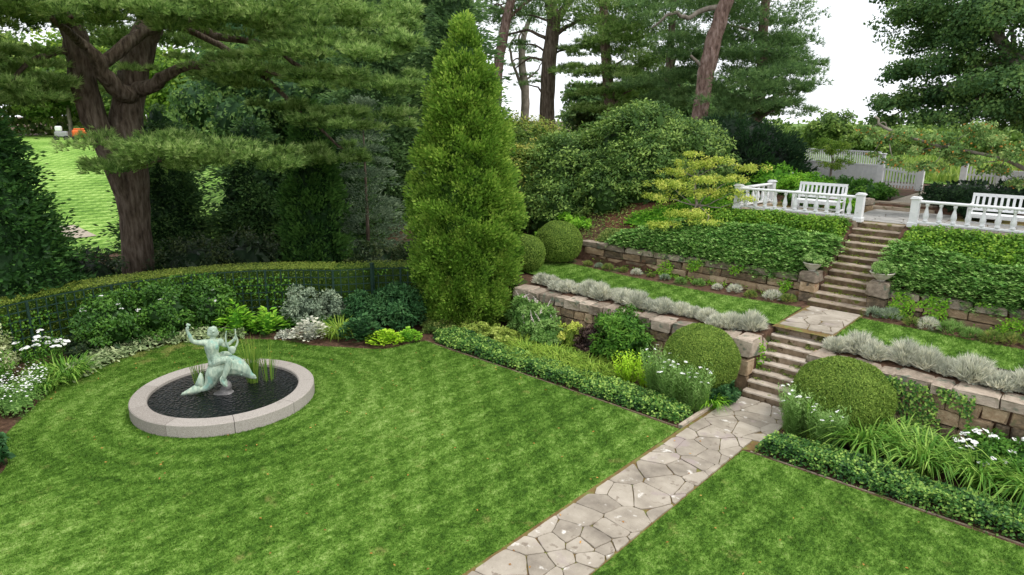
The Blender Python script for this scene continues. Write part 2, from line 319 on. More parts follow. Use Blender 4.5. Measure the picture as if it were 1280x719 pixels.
M['paving'] = solid('grey_paving', [(.3, hexc('84817c')), (.5, hexc('9c9994')), (.7, hexc('b5b2ab'))], 4, .85, .3, 30, 'World')
# dark pond water
mt, t, N, Lk = new_mat('pond_water'); b = N('ShaderNodeBsdfPrincipled'); b.inputs['Base Color'].default_value = (.006, .008, .009, 1); b.inputs['Roughness'].default_value = .04
b.inputs['IOR'].default_value = 1.33; g = N('ShaderNodeNewGeometry'); n1 = N('ShaderNodeTexVoronoi'); n1.inputs['Scale'].default_value = 15; n2 = N('ShaderNodeTexNoise'); n2.inputs['Scale'].default_value = 9; n2.inputs['Detail'].default_value = 5
Lk(g.outputs['Position'], n1.inputs['Vector']); Lk(g.outputs['Position'], n2.inputs['Vector']); ad = N('ShaderNodeMath'); ad.operation = 'ADD'; Lk(n1.outputs['Distance'], ad.inputs[0]); Lk(n2.outputs['Fac'], ad.inputs[1])
bp = N('ShaderNodeBump'); bp.inputs['Strength'].default_value = .55; bp.inputs['Distance'].default_value = .035; Lk(ad.outputs[0], bp.inputs['Height']); Lk(bp.outputs[0], b.inputs['Normal']); o = N('ShaderNodeOutputMaterial'); Lk(b.outputs[0], o.inputs[0]); M['water'] = mt

def lm(key, a, b_, c, **k):
    k['spec'] = k.get('spec', .3)*.6; w_ = lambda h: tuple(x*y for x, y in zip(hexc(h), (1.28, 1.18, 1.0)))
    M[key] = leafmat(key+'_leaves', w_(a), w_(b_), w_(c), **k)
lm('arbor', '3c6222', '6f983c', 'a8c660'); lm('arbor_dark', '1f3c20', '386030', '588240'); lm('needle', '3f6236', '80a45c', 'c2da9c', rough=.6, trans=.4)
lm('needle_dark', '40603f', '668a58', '93b478', trans=.4); lm('hemlock', '24402a', '3f6138', '64864c', trans=.35); lm('spruce', '35493c', '5d7562', '90a68e'); lm('yew', '16281a', '25402a', '3a5a34')
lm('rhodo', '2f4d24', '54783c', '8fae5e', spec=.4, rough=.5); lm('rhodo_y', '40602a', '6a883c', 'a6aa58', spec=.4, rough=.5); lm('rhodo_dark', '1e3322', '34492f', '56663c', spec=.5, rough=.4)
lm('maple', '34563a', '5a7f4c', '8aab62', trans=.4); lm('fruit', '44683c', '6a9054', '9cb274'); lm('yellow', '6e8a3a', '98b04c', 'c6cc6c'); lm('broad', '44682a', '6e943c', 'a0bc58', trans=.4); lm('broad_far', '3c5a2c', '62823f', '93ac60')
lm('box', '3e5c20', '648338', '8ca650', trans=.2, rough=.7, vscale=3); lm('hedge', '2f4c1c', '53702a', '8a9c4a', trans=.2); lm('hedge_side', '2b4a1e', '486b2a', '759440', trans=.2)
lm('silver', '8c9692', 'b6beba', 'dfe4e0', trans=.15, rough=.8); lm('silverblue', '586c60', '7f9484', 'a6b8a6', trans=.15, rough=.8); lm('juniper', '345f30', '62944c', 'a0c67c', trans=.2, rough=.7)
lm('euon', '35621c', '619030', '96ba48', spec=.4, rough=.5); lm('ivy', '20402a', '4b7c38', 'aed070', spec=.4, rough=.45); lm('strap', '3e6c2a', '5f9038', '9cbf62'); lm('reed', '3f6c2c', '628f3c', '9fae54')
lm('grassy', '557a2c', '7da040', 'a8c45a'); lm('lime', '6b9a20', '96c430', 'bfe052'); lm('bright', '4a8424', '72ad34', 'a2d050'); lm('green', '2c5520', '47772c', '6f9d40'); lm('dgreen', '1f4226', '35603a', '558052')
lm('purple', '2a2626', '4a3c3c', '7a6a62'); lm('peony', '26481e', '3d682a', '62903c', spec=.5, rough=.4); lm('feather', '4a7338', '6d9650', '98b978'); lm('sedum', '66803a', '91a850', 'b8c878'); lm('lambs', '6d8560', '93a882', 'bfcdaa', trans=.15, rough=.8)
lm('varieg', '7a9560', 'b0c098', 'e0e6cf'); lm('meadow', '5a7a30', '769646', 'a2b664'); lm('orange_leaf', '7a6a34', 'b08040', 'c89450'); lm('fallen', '7a5a34', 'a87840', 'c8a060'); lm('thyme', '4a6a34', '6f8a48', 'a1a868'); lm('moss', '4d5f24', '6f8034', '8f9c48')

# ------------------------------------------------------------ terrain
def sstep(x): x = np.clip(x, 0, 1); return x*x*(3-2*x)
PT = np.array([[-500, 0], [14.28, 0], [14.42, 1.22], [15.3, 1.27], [17.5, 1.3], [18.2, 1.36], [18.42, 1.95], [19.5, 2.5], [20.7, 3.16], [21.1, 3.2], [24.45, 3.22], [24.75, 3.4], [60, 3.42], [2000, 3.42]])
ST1, ST2 = (-5.5, -4.28), (-5.52, -4.3)       # the two flights of steps
def ground_z(l, s):
    l = np.asarray(l, float); s = np.asarray(s, float)
    T = np.interp(s, PT[:, 0], PT[:, 1])
    w = sstep((-l-14.7)/1.2); d = np.hypot(l, s)
    H = np.maximum(3.4*sstep((s-13.2)/14), 3.4*sstep((d-33)/55))
    return (1-w)*T+w*H
gl = np.unique(np.concatenate([np.array([-1500, -800, -400, -250, -180, -150, -130]), np.arange(-120, -30, 3.), np.arange(-30, -14, .8), np.arange(-14, 4, 1.), [-5.7, -5.53, -5.51, -4.29, -4.27, -4.1], np.arange(4, 40, 6.), [60, 100, 200, 400, 800, 1500]]))
gs = np.unique(np.concatenate([[-400, -150, -60, -20, -8], np.arange(-4, 13, 1.5), PT[1:-2, 0], [13.4, 13.75, 15.5, 16.5, 17.7, 20, 22, 23.3], np.arange(25, 60, 2.5), np.arange(60, 130, 6.), [140, 180, 250, 400, 800, 1500]]))
GX, GY = np.meshgrid(gl, gs, indexing='ij'); GZ = ground_z(GX, GY)
ch = (GX > -5.52) & (GX < -4.28)
GZ = np.where(ch & (GY > 13.7) & (GY < 15.4), -.05+np.clip((GY-13.9)/1.6, 0, 1)*1.1-.1, GZ)
GZ = np.where(ch & (GY > 17.6) & (GY < 21.05), np.minimum(GZ, 1.2+np.clip((GY-17.9)/3.2, 0, 1)*1.85-.1), GZ)
ni, nj = GX.shape; idx = np.arange(ni*nj).reshape(ni, nj)
FQ = np.stack([idx[:-1, :-1], idx[1:, :-1], idx[1:, 1:], idx[:-1, 1:]], -1).reshape(-1, 4)
gr = link('ground', mk('ground', np.stack([GX, GY, GZ-.006], -1).reshape(-1, 3), [FQ], M['soil'])); tag(gr, 'brown mulch and soil of the beds and woodland floor', kind='structure')

def in_poly(P, poly):
    x, y = P[:, 0], P[:, 1]; c = np.zeros(len(P), bool); n = len(poly)
    for i in range(n):
        x0, y0 = poly[i]; x1, y1 = poly[(i+1) % n]
        k = ((y0 > y) != (y1 > y)) & (x < (x1-x0)*(y-y0)/(y1-y0+1e-12)+x0); c ^= k
    return c
def sheet(name, poly, z, mat, label, thick=0):
    bm = bmesh.new(); vs = [bm.verts.new((x, y, z)) for x, y in poly]; f = bm.faces.new(vs)
    if f.normal.z < 0: f.normal_flip()
    if thick:
        r = bmesh.ops.extrude_face_region(bm, geom=[f]); bmesh.ops.translate(bm, vec=(0, 0, -thick), verts=[v for v in r['geom'] if isinstance(v, bmesh.types.BMVert)])
        bmesh.ops.recalc_face_normals(bm, faces=bm.faces)
    bmesh.ops.triangulate(bm, faces=bm.faces[:]); me = bpy.data.meshes.new(name); bm.to_mesh(me); bm.free(); me.materials.append(mat)
    return tag(link(name, me), label, kind='structure')
def smoothpoly(pts, m=5):
    q = spline([(*p, 0, 0) for p in pts], m); return [(a[0], a[1]) for a in q]
def grass(name, poly, z, dens, L, W, mat, label, camfall=True):
    p = np.array(poly); a, b_ = p.min(0), p.max(0); n = int((b_[0]-a[0])*(b_[1]-a[1])*dens)
    P = rng.uniform(a, b_, (n, 2)); P = P[in_poly(P, poly)]; n = len(P)
    P3 = np.c_[P, np.full(n, z)] if not callable(z) else np.c_[P, z(P)]
    lv = Leaves(); T = np.c_[rng.normal(size=(n, 2))*.55, np.ones(n)]
    # blades lean together in small patches, which is what makes mown turf look brushed
    sw = np.array([mnoise.noise(Vector((x*1.3, y*1.3, 0)))*2 for x, y in P[::8]]); sw = np.repeat(sw, 8)[:n]
    T[:, 0] += sw*.35; T[:, 1] += sw*.2
    lv.tris(P3, T, rnd(n), L*rng.uniform(.6, 1.3, n), W, rng.uniform(0, 1, n))
    return tag(lv.build(name, mat), label, kind='stuff')

edgeL = [(-12.2, -2.0), (-12.6, .2), (-13.5, 1.75), (-14.9, 2.0), (-15.9, 2.6), (-17.1, 3.4), (-17.9, 4.3), (-18.3, 5.3), (-18.5, 6.2), (-18.2, 7.1), (-17.4, 8.0), (-16.5, 8.7), (-15.6, 9.0), (-14.7, 9.6), (-13.9, 10.2), (-13.75, 10.9), (-13.6, 11.42)]
lawnA = smoothpoly(edgeL, 4)+[(-12.6, 11.36), (-10, 11.42), (-7.5, 11.4), (-5.74, 11.36), (-5.72, 8), (-5.7, 5.4), (-5.68, 2), (-5.66, -2)]
lawnB = [(-4.42, -2), (-4.42, 3), (-4.44, 8), (-4.42, 11.38), (-3, 11.38), (-1, 11.36), (1.5, 11.33), (4, 11.3), (4, -2)]
sheet('lawn', lawnA, .0, M['lawn'], 'mown lawn around the round fountain, left of the flagstone path')
sheet('lawn', lawnB, .0, M['lawn'], 'mown lawn to the right of the flagstone path')
visA = [p for p in lawnA if p[1] > 1.2]+[(-5.68, 4.6), (-9, 2.2), (-12, 1)]
grass('lawn_turf', lawnA[:-1]+[(-5.68, 3.5), (-9, 1), (-12, .5)], 0, 1700, .042, .011, M['lawn'], 'short mown grass blades on the large lawn around the fountain')
grass('lawn_turf', [(-4.4, 5.5), (-4.42, 11.36), (-1, 11.36), (1.5, 11.33), (1.5, 8), (-1, 5.5)], 0, 2000, .04, .010, M['lawn'], 'short mown grass blades on the lawn right of the path')
tl = [(-14.6, 15.55), (-14.7, 17.0), (-13.2, 17.55), (-11, 17.3), (-8, 17.2), (-5.62, 17.42), (-5.56, 15.5), (-7, 15.35), (-10, 15.5), (-13, 15.45)]
tr_ = [(-4.22, 15.6), (-4.25, 17.5), (-2, 17.35), (0, 17.4), (3, 17.4), (3, 15.7), (0, 15.7), (-2, 15.65)]
for tp, side in ((tl, 'left'), (tr_, 'right')):
    sheet('terrace_lawn', tp, 1.315, M['lawn2'], f'narrow upper grass terrace {side} of the stone landing')
    grass('terrace_turf', tp, 1.315, 1500, .045, .013, M['lawn2'], f'short grass blades on the narrow terrace {side} of the landing')
lv = Leaves(); P = rng.uniform([-17.5, 3.0], [-.5, 11.2], (230, 2)); P = P[in_poly(P, lawnA) | in_poly(P, lawnB) | ((P[:, 0] > -5.6) & (P[:, 0] < -4.5))]; n = len(P)
lv.quads(np.c_[P, np.full(n, .035)], rnd(n)*[1, 1, .2], rnd(n)*.4+[0, 0, 1], .05, .03, rng.uniform(0, 1, n)); FALLEN = (lv, P)
# far lawn on the rise behind the trees, mown in bands
fx = np.linspace(-105, -33, 60); fy = np.linspace(4, 34, 30); X, Y = np.meshgrid(fx, fy, indexing='ij'); Z = ground_z(X, Y)+.09; I = np.arange(X.size).reshape(X.shape)
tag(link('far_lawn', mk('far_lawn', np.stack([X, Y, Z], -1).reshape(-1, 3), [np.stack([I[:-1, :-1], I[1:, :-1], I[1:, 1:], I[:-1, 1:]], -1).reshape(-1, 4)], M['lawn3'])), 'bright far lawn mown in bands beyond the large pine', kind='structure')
px = np.linspace(-41, -36, 12); py = np.linspace(9, 16, 12); X, Y = np.meshgrid(px, py, indexing='ij')
Y2 = 14.5+(X+38.5)*.2+(Y-12.5)*.13; Z = ground_z(X, Y2)+.13; I = np.arange(X.size).reshape(X.shape)
tag(link('gravel_path', mk('gravel_path', np.stack([X, Y, ground_z(X, Y)+.12], -1)[:, :3].reshape(-1, 3), [np.stack([I[:-1, :2], I[1:, :2], I[1:, 1:3], I[:-1, 1:3]], -1).reshape(-1, 4)], M['gravel'])), 'pale gravel path at the foot of the far lawn', kind='structure')

fld = np.array([(-22., 37), (-8, 34.2), (6, 34.2), (60, 60), (400, 1400), (-700, 1400), (-60, 90)])
sheet('far_field', [tuple(p) for p in fld], 3.44, M['lawn2'], 'green ground beyond the white fence')
# ------------------------------------------------------------ flagstones (voronoi-like irregular slabs)
def clip_poly(poly, a, b_, c):    # keep a x + b y <= c
    o = []
    for i in range(len(poly)):
        p, q = poly[i], poly[(i+1) % len(poly)]; dp, dq = a*p[0]+b_*p[1]-c, a*q[0]+b_*q[1]-c
        if dp <= 0: o.append(p)
        if dp*dq < 0: t_ = dp/(dp-dq); o.append((p[0]+(q[0]-p[0])*t_, p[1]+(q[1]-p[1])*t_))
    return o
def cells(bound, pts, w, gap):
    res = []
    for i, p in enumerate(pts):
        poly = list(bound)
        for j, q in enumerate(pts):
            if i == j or abs(p[0]-q[0])+abs(p[1]-q[1]) > 4: continue
            a, b_ = q[0]-p[0], q[1]-p[1]; L_ = math.hypot(a, b_); c = (q[0]**2+q[1]**2-p[0]**2-p[1]**2+w[i]-w[j])/2
            poly = clip_poly(poly, a, b_, c-gap*L_)
            if len(poly) < 3: break
        if len(poly) >= 3: res.append(poly)
    return res
def slab_mesh(poly, z, h, mat):
    cx = sum(p[0] for p in poly)/len(poly); cy = sum(p[1] for p in poly)/len(poly)
    q = []
    for i in range(len(poly)):    # cut the corners a little and wobble the edges
        a, b_ = poly[i], poly[(i+1) % len(poly)]; L_ = math.hypot(b_[0]-a[0], b_[1]-a[1])
        if L_ < .03: continue
        for t_ in ((.05, .35, .65, .95) if L_ > .3 else (.12, .88)):
            q.append((a[0]+(b_[0]-a[0])*t_+random.uniform(-.008, .008), a[1]+(b_[1]-a[1])*t_+random.uniform(-.008, .008)))
    n = len(q)
    if n < 4: return None
    tz = random.uniform(-.004, .006); sx, sy = random.uniform(-.008, .008), random.uniform(-.008, .008)
    V = [(x-cx, y-cy, -h) for x, y in q]+[(x-cx, y-cy, tz-.008) for x, y in q]+[((x-cx)*.975, (y-cy)*.975, tz+(x-cx)*sx+(y-cy)*sy) for x, y in q]
    Fc = [(i, (i+1) % n, n+(i+1) % n, n+i) for i in range(n)]+[(n+i, n+(i+1) % n, 2*n+(i+1) % n, 2*n+i) for i in range(n)]+[tuple(range(2*n, 3*n))]
    me = MB().add(V, Fc).mesh('flagstone', mat); return me, (cx, cy, z)
def parea(p): return .5*abs(sum(p[i][0]*p[(i+1) % len(p)][1]-p[(i+1) % len(p)][0]*p[i][1] for i in range(len(p))))
def flag_area(parent, bound, n, z, mat, relax=3, gap=.007, seed=1):
    """crazy paving: polygons split again and again along random lines, so joints meet in T and Y shapes"""
    r = random.Random(seed); b_ = np.array(bound); lo, hi = b_.min(0), b_.max(0); pts = []; md0 = math.sqrt((hi[0]-lo[0])*(hi[1]-lo[1])/n)
    for _ in range(20000):
        if len(pts) >= n: break
        p = (r.uniform(lo[0], hi[0]), r.uniform(lo[1], hi[1])); md = md0*r.choice((.42, .6, .8, .95))
        if all(math.hypot(p[0]-q[0], (p[1]-q[1])*1.15) > md for q in pts): pts.append(p)
    w = [r.uniform(-.035, .035)*md0/.4 for _ in pts]
    done = cells(bound, pts, w, 0)
    k = 0
    for p in done:   # inset every slab to leave the joint
        cx = sum(q[0] for q in p)/len(p); cy = sum(q[1] for q in p)/len(p); q = list(p)
        g_ = gap*r.uniform(.6, 1.5)
        for i in range(len(p)):
            a, b_ = p[i], p[(i+1) % len(p)]; dx, dy = b_[0]-a[0], b_[1]-a[1]; L_ = math.hypot(dx, dy)
            if L_ < 1e-6: continue
            nx_, ny_ = dy/L_, -dx/L_
            if nx_*(cx-a[0])+ny_*(cy-a[1]) > 0: nx_, ny_ = -nx_, -ny_
            q = clip_poly(q, nx_, ny_, nx_*a[0]+ny_*a[1]-g_)
            if len(q) < 3: break
        if r.random() < .25 and len(q) > 3:   # knock a corner off
            i = r.randrange(len(q)); a, b_, c_ = q[i-1], q[i], q[(i+1) % len(q)]; f = r.uniform(.15, .4)
            q[i:i+1] = [(b_[0]+(a[0]-b_[0])*f, b_[1]+(a[1]-b_[1])*f), (b_[0]+(c_[0]-b_[0])*f, b_[1]+(c_[1]-b_[1])*f)]
        if len(q) < 3: continue
        x = slab_mesh(q, z, .05, mat)
        if x: link('flagstone', x[0], parent, loc=x[1]); k += 1
    return k
path = link('garden_path', MB().add([(-5.72, -2, .004), (-4.43, -2, .004), (-4.43, 11.4, .004), (-4.2, 11.5, .004), (-4.2, 13.78, .004), (-5.72, 13.78, .004)], [(0, 1, 2, 3, 4, 5)]).mesh('garden_path', M['joint']))
tag(path, 'crazy paved flagstone path with mossy joints crossing the lawn', kind='structure')
flag_area(path, [(-5.68, 2), (-4.44, 2), (-4.44, 11.42), (-4.22, 11.46), (-4.22, 13.75), (-5.62, 13.75)], 92, .028, M['flag'], seed=5)
land = link('stone_landing', MB().add([(-5.56, 15.3, 1.318), (-4.22, 15.3, 1.318), (-4.22, 17.78, 1.318), (-5.56, 17.78, 1.318)], [(0, 1, 2, 3)]).mesh('stone_landing', M['joint']))
tag(land, 'flagstone landing between the lower and upper flights of steps', kind='structure')
flag_area(land, [(-5.5, 15.55), (-4.26, 15.55), (-4.26, 17.72), (-5.5, 17.72)], 14, 1.335, M['flag'], seed=9)
up_ = link('upper_paving', MB().add([(-9.0, 21.12, 3.225), (1.5, 21.12, 3.225), (1.5, 24.4, 3.225), (-9.0, 24.4, 3.225)], [(0, 1, 2, 3)]).mesh('upper_paving', M['joint']))
tag(up_, 'grey paved sitting terrace at the top of the steps behind the balustrades', kind='structure')
flag_area(up_, [(-5.9, 21.25), (-3.6, 21.25), (-3.6, 24.35), (-5.9, 24.35)], 18, 3.245, M['paving'], seed=11)
flag_area(up_, [(-8.95, 21.25), (-5.92, 21.25), (-5.92, 22.6), (-8.95, 22.6)], 14, 3.245, M['paving'], seed=12)
flag_area(up_, [(-3.58, 21.25), (-.6, 21.25), (-.6, 23.0), (-3.58, 23.0)], 14, 3.245, M['paving'], seed=13)
gp = link('gate_path', MB().add([(-5.75, 24.9, 3.425), (-4.7, 24.9, 3.425), (-4.75, 34, 3.43), (-5.7, 34, 3.43)], [(0, 1, 2, 3)]).mesh('gate_path', M['gravel']))
tag(gp, 'pale gravel path leading through the gate opening', kind='structure')
eb = link('edging', MB().box(-5.80, -5.71, 11.42, 13.6, -.05, .07, .01).mesh('edging', M['coping'])); tag(eb, 'thin stone edging strip between the ivy bed and the path', 'edging')
for x0, x1, lab in ((-13.6, -5.82, 'low stone kerb along the ivy edging left of the path'), (-4.3, 3.0, 'low stone kerb along the ivy edging right of the path')):
    tag(link('edging', MB().box(x0, x1, 11.415, 11.445, -.05, .012, .004).mesh('edging', M['stepdark'])), lab, 'edging')

# ------------------------------------------------------------ stone walls, piers and steps
def stone_mesh(mat, seed):
    r = random.Random(seed); bm = bmesh.new(); bmesh.ops.create_cube(bm, size=1)
    bmesh.ops.bevel(bm, geom=bm.edges[:], offset=.085, segments=1, affect='EDGES')
    for v in bm.verts: v.co += Vector((r.uniform(-.05, .05), r.uniform(-.09, .09), r.uniform(-.06, .06)))
    me = bpy.data.meshes.new('stone'); bm.to_mesh(me); bm.free(); me.materials.append(mat); return me
SM = {k: [stone_mesh(M[k], i) for i in range(7)] for k in ('wallstone', 'coping', 'stepstone', 'stepdark')}
def stone(parent, kind, c, size, name='stone'):
    o = link(name, random.choice(SM[kind]), parent, loc=c, scale=size, rot=(random.uniform(-.02, .02), random.uniform(-.012, .012), random.choice((0, math.pi))+random.uniform(-.03, .03)))
    return o
def stonewall(label, p0, p1, z0, z1, depth, rows, cap=True, group=None, lr=(.32, .75), curve=None):
    L_ = math.hypot(p1[0]-p0[0], p1[1]-p0[1]); az = math.atan2(p1[1]-p0[1], p1[0]-p0[0])
    root = thing('stone_wall', label, 'wall', (p0[0], p0[1], z0), az, group)
    MB().box(.05, L_-.05, .07, depth-.03, 0, z1-z0-.06).build('wall_core', M['soil'], root)   # earth and rubble behind the face
    hs = [random.uniform(.8, 1.25) for _ in range(rows)]; sc = (z1-z0)/sum(hs); z = 0
    for k, h in enumerate(hs):
        h *= sc; x = -random.uniform(0, .15); top = k == rows-1 and cap
        while x < L_:
            w = random.uniform(*lr)*(1.35 if top else 1); w = min(w, L_-x+.05)
            if w > .12:
                d = depth*(1.12 if top else 1)
                stone(root, 'coping' if top else 'wallstone', (x+w/2, (d/2-.03 if top else .15)-random.uniform(0, .05), z+h/2), (w-.018, d*(1 if top else .55) if top else .3, h*random.uniform(.93, 1.03)-.012))
            x += w
        z += h
    return root
stonewall('long lower retaining wall of weathered blocks left of the lower steps', (-12.7, 14.12), (-5.95, 14.12), -.05, 1.24, .5, 5, lr=(.22, .56))
stonewall('lower retaining wall of weathered blocks right of the lower steps', (-4.22, 14.1), (2.2, 14.1), -.05, 1.24, .5, 5, lr=(.22, .56))
stonewall('short return wall of big blocks flanking the left side of the lower steps', (-5.56, 14.1), (-5.56, 15.45), -.05, 1.26, .42, 3, lr=(.4, .6))
stonewall('rough left end of the lower wall, turning back beside the large conifer', (-12.7, 15.3), (-12.7, 14.12), -.05, 1.2, .45, 4)
stonewall('short cheek wall flanking the right side of the lower steps', (-4.22, 15.5), (-4.22, 14.5), -.05, 1.26, .3, 3, lr=(.4, .6))
stonewall('long upper retaining wall under the juniper bank, left of the upper steps', (-13.25, 18.28), (-5.95, 18.22), 1.33, 2.02, .4, 3, lr=(.35, .85))
stonewall('upper retaining wall partly under creepers, right of the upper steps', (-4.05, 18.22), (2.5, 18.22), 1.33, 1.98, .4, 3, lr=(.35, .85))
def pier(label, l, s, z0, hs, w, d):
    r = thing('stone_pier', label, 'pier', (l, s, z0)); z = 0
    for i, h in enumerate(hs):
        top = i == len(hs)-1
        link('stone', random.choice(SM['coping' if top else 'wallstone']), r, loc=(0, 0, z+h/2), scale=(w*(1.1 if top else 1), d*(1.08 if top else 1), h-.01)); z += h
    return r
pier('square stone pier with three courses left of the upper steps', -5.75, 18.3, 1.33, (.27, .27, .28), .42, .5)
pier('square pier of two tan sandstone blocks right of the upper steps', -4.06, 18.28, 1.33, (.42, .4), .46, .5)
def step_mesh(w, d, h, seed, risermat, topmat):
    """one step: a slab with an uneven worn nosing, pale on top and darker, with moss specks, on the riser"""
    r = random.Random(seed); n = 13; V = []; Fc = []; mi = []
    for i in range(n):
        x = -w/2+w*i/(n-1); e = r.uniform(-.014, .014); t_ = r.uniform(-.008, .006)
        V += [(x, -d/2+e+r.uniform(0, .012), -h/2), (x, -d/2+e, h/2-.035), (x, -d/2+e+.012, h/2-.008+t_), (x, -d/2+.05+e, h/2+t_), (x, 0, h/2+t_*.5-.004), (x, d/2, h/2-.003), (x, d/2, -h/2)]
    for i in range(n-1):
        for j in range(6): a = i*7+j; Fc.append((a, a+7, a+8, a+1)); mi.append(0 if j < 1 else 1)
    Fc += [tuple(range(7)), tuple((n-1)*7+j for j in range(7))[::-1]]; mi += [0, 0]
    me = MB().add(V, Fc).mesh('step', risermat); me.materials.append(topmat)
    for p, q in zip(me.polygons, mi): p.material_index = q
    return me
st = thing('stone_steps', 'lower flight of eight worn stone steps up to the landing', 'steps', (-4.9, 13.8, 0))
for k in range(8):
    d = .42 if k < 7 else .3
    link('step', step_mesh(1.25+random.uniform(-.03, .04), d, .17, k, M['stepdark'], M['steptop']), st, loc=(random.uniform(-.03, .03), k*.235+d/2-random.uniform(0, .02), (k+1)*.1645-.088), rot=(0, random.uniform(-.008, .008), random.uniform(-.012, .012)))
st = thing('stone_steps', 'upper flight of twelve mossy stone steps rising between the juniper banks', 'steps', (-4.9, 17.78, 1.32))
for k in range(12):
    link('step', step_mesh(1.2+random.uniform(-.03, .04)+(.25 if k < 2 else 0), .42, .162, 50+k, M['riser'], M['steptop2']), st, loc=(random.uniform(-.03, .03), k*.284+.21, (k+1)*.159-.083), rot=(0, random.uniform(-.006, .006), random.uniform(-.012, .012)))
st = thing('stone_steps', 'two low wide steps on the path behind the upper terrace', 'steps', (-5.0, 24.45, 3.22))
for k in range(2): link('step', SM['stepstone'][k], st, loc=(-.2, k*.4+.2, k*.11+.05), scale=(1.9, .45, .12))
stonewall('knee-high dry stone wall under the shrubs left of the gate path', (-8.3, 24.6), (-6.0, 23.7), 3.2, 3.62, .35, 2, lr=(.3, .6))
# moss and creeping weeds on the treads
lv = Leaves(); n = 2600
k = rng.integers(0, 12, n); P = np.c_[rng.uniform(-5.48, -4.32, n), 17.78+k*.284+rng.uniform(.17, .3, n), 1.32+(k+1)*.159-.005+rng.uniform(0, .02, n)]
keep = np.array([mnoise.noise(Vector((a*2.3, b_*2.3, 1))) for a, b_, _ in P]) > .02
P = P[keep]; lv.quads(P, rnd(len(P))+[0, -.3, .3], rnd(len(P))+[0, 0, 1.5], .04, .025, rng.uniform(0, 1, len(P)))
tag(lv.build('moss', M['moss']), 'moss and small weeds growing on the upper steps', 'moss', kind='stuff')
lv = Leaves(); n = 2000
k = rng.integers(0, 7, n); P = np.c_[rng.uniform(-5.48, -4.32, n), 13.8+k*.235+rng.uniform(.14, .25, n), (k+1)*.1645+rng.uniform(0, .03, n)]
keep = np.array([mnoise.noise(Vector((a*2.1, b_*2.1, 5)))+max(0, -a-5.2)*.8 for a, b_, _ in P]) > .1
P = P[keep]; lv.quads(P, rnd(len(P))+[0, -.3, .5], rnd(len(P))+[0, 0, 1.5], .05, .03, rng.uniform(0, 1, len(P)))
tag(lv.build('moss', M['thyme']), 'small green weeds rooted on the lower steps', 'moss', kind='stuff')

tag(FALLEN[0].build('fallen_leaves', M['fallen']), 'a few dry fallen leaves on lawn and path', kind='stuff')
# ------------------------------------------------------------ fountain
FC = (-13.74, 5.82)
basin = thing('fountain_basin', 'round pale granite basin set in the lawn with dark water inside', 'fountain', (FC[0], FC[1], 0))
RO, RI, RH = 1.86, 1.52, .26; NS = 9
for k in range(NS):
    a0 = 2*math.pi*k/NS+.35; a1 = a0+2*math.pi/NS-.006; V = []; Fc = []; m_ = 10
    prof = [(RO, -.03), (RO, RH-.02), (RO-.02, RH), (RI+.02, RH), (RI, RH-.02), (RI, 0), ]
    for i in range(m_+1):
        a = a0+(a1-a0)*i/m_; V += [(r*math.cos(a), r*math.sin(a), z) for r, z in prof]
    q = len(prof)
    for i in range(m_):
        for j in range(q): Fc.append((i*q+j, (i+1)*q+j, (i+1)*q+(j+1) % q, i*q+(j+1) % q))
    Fc += [tuple(range(q)), tuple(m_*q+j for j in range(q))[::-1]]
    MB().add(V, Fc).build('rim_stone', M['granite'], basin)
MB().add([(RI*1.01*math.cos(a), RI*1.01*math.sin(a), -.02) for a in np.linspace(0, 2*math.pi, 48, endpoint=False)], [tuple(range(48))]).build('basin_floor', M['tyre'], basin)
w = link('water', MB().add([(FC[0]+(RI+.005)*math.cos(a), FC[1]+(RI+.005)*math.sin(a), .185) for a in np.linspace(0, 2*math.pi, 64, endpoint=False)], [tuple(range(64))]).mesh('water', M['water'])); tag(w, 'dark rippled water in the round basin', 'water', kind='structure')

# statue: local x = towards image right, y = away, z up.
statue = thing('statue', 'green bronze statue of a lyre player riding a dolphin in the fountain', 'statue', (FC[0]+.08, FC[1]-.1, .13), rad(67.3)); statue.scale = (.8, .8, .8)
def organic(name, parts, voxel, mat, parent, smooth_it=6):
    mb = MB()
    for kind, a in parts:
        if kind == 't': mb.tube(a, 10)
        else:
            c, r = a[:3], a[3:6]; rot = a[6] if len(a) > 6 else 0
            bm = bmesh.new(); bmesh.ops.create_icosphere(bm, subdivisions=3, radius=1)
            mat3 = Matrix.Rotation(rot, 3, 'Y')
            mb.add([tuple(mat3 @ Vector((v.co.x*r[0], v.co.y*r[1], v.co.z*r[2]))+Vector(c)) for v in bm.verts], [[v.index for v in f.verts] for f in bm.faces]); bm.free()
    me = mb.mesh(name, mat); o = link(name, me)
    md = o.modifiers.new('r', 'REMESH'); md.mode = 'VOXEL'; md.voxel_size = voxel; md.use_smooth_shade = True
    md = o.modifiers.new('s', 'SMOOTH'); md.factor = .5; md.iterations = smooth_it
    dg = bpy.context.evaluated_depsgraph_get(); me2 = bpy.data.meshes.new_from_object(o.evaluated_get(dg)); bpy.data.objects.remove(o)
    me2.name = name; me2.materials.clear(); me2.materials.append(mat); me2.polygons.foreach_set('use_smooth', [True]*len(me2.polygons))
    return link(name, me2, parent)
def tb(*p): return ('t', [tuple(q) for q in spline(p, 3)])
E_ = lambda *a: ('e', a)
dol = [tb((.86, -.02, .42, .035), (.74, -.02, .49, .075), (.62, -.01, .60, .16), (.46, 0, .74, .24), (.25, 0, .84, .29), (.02, 0, .82, .28), (-.16, 0, .66, .235), (-.26, 0, .46, .165), (-.36, 0, .33, .115), (-.46, 0, .28, .08), (-.56, 0, .27, .055)),
       tb((.88, -.02, .375, .028), (.76, -.02, .43, .055), (.66, -.02, .52, .1)), E_(.56, 0, .70, .17, .15, .13), E_(.5, -.19, .58, .02, .02, .02)]
organic('dolphin', dol, .014, M['verdigris'], statue)
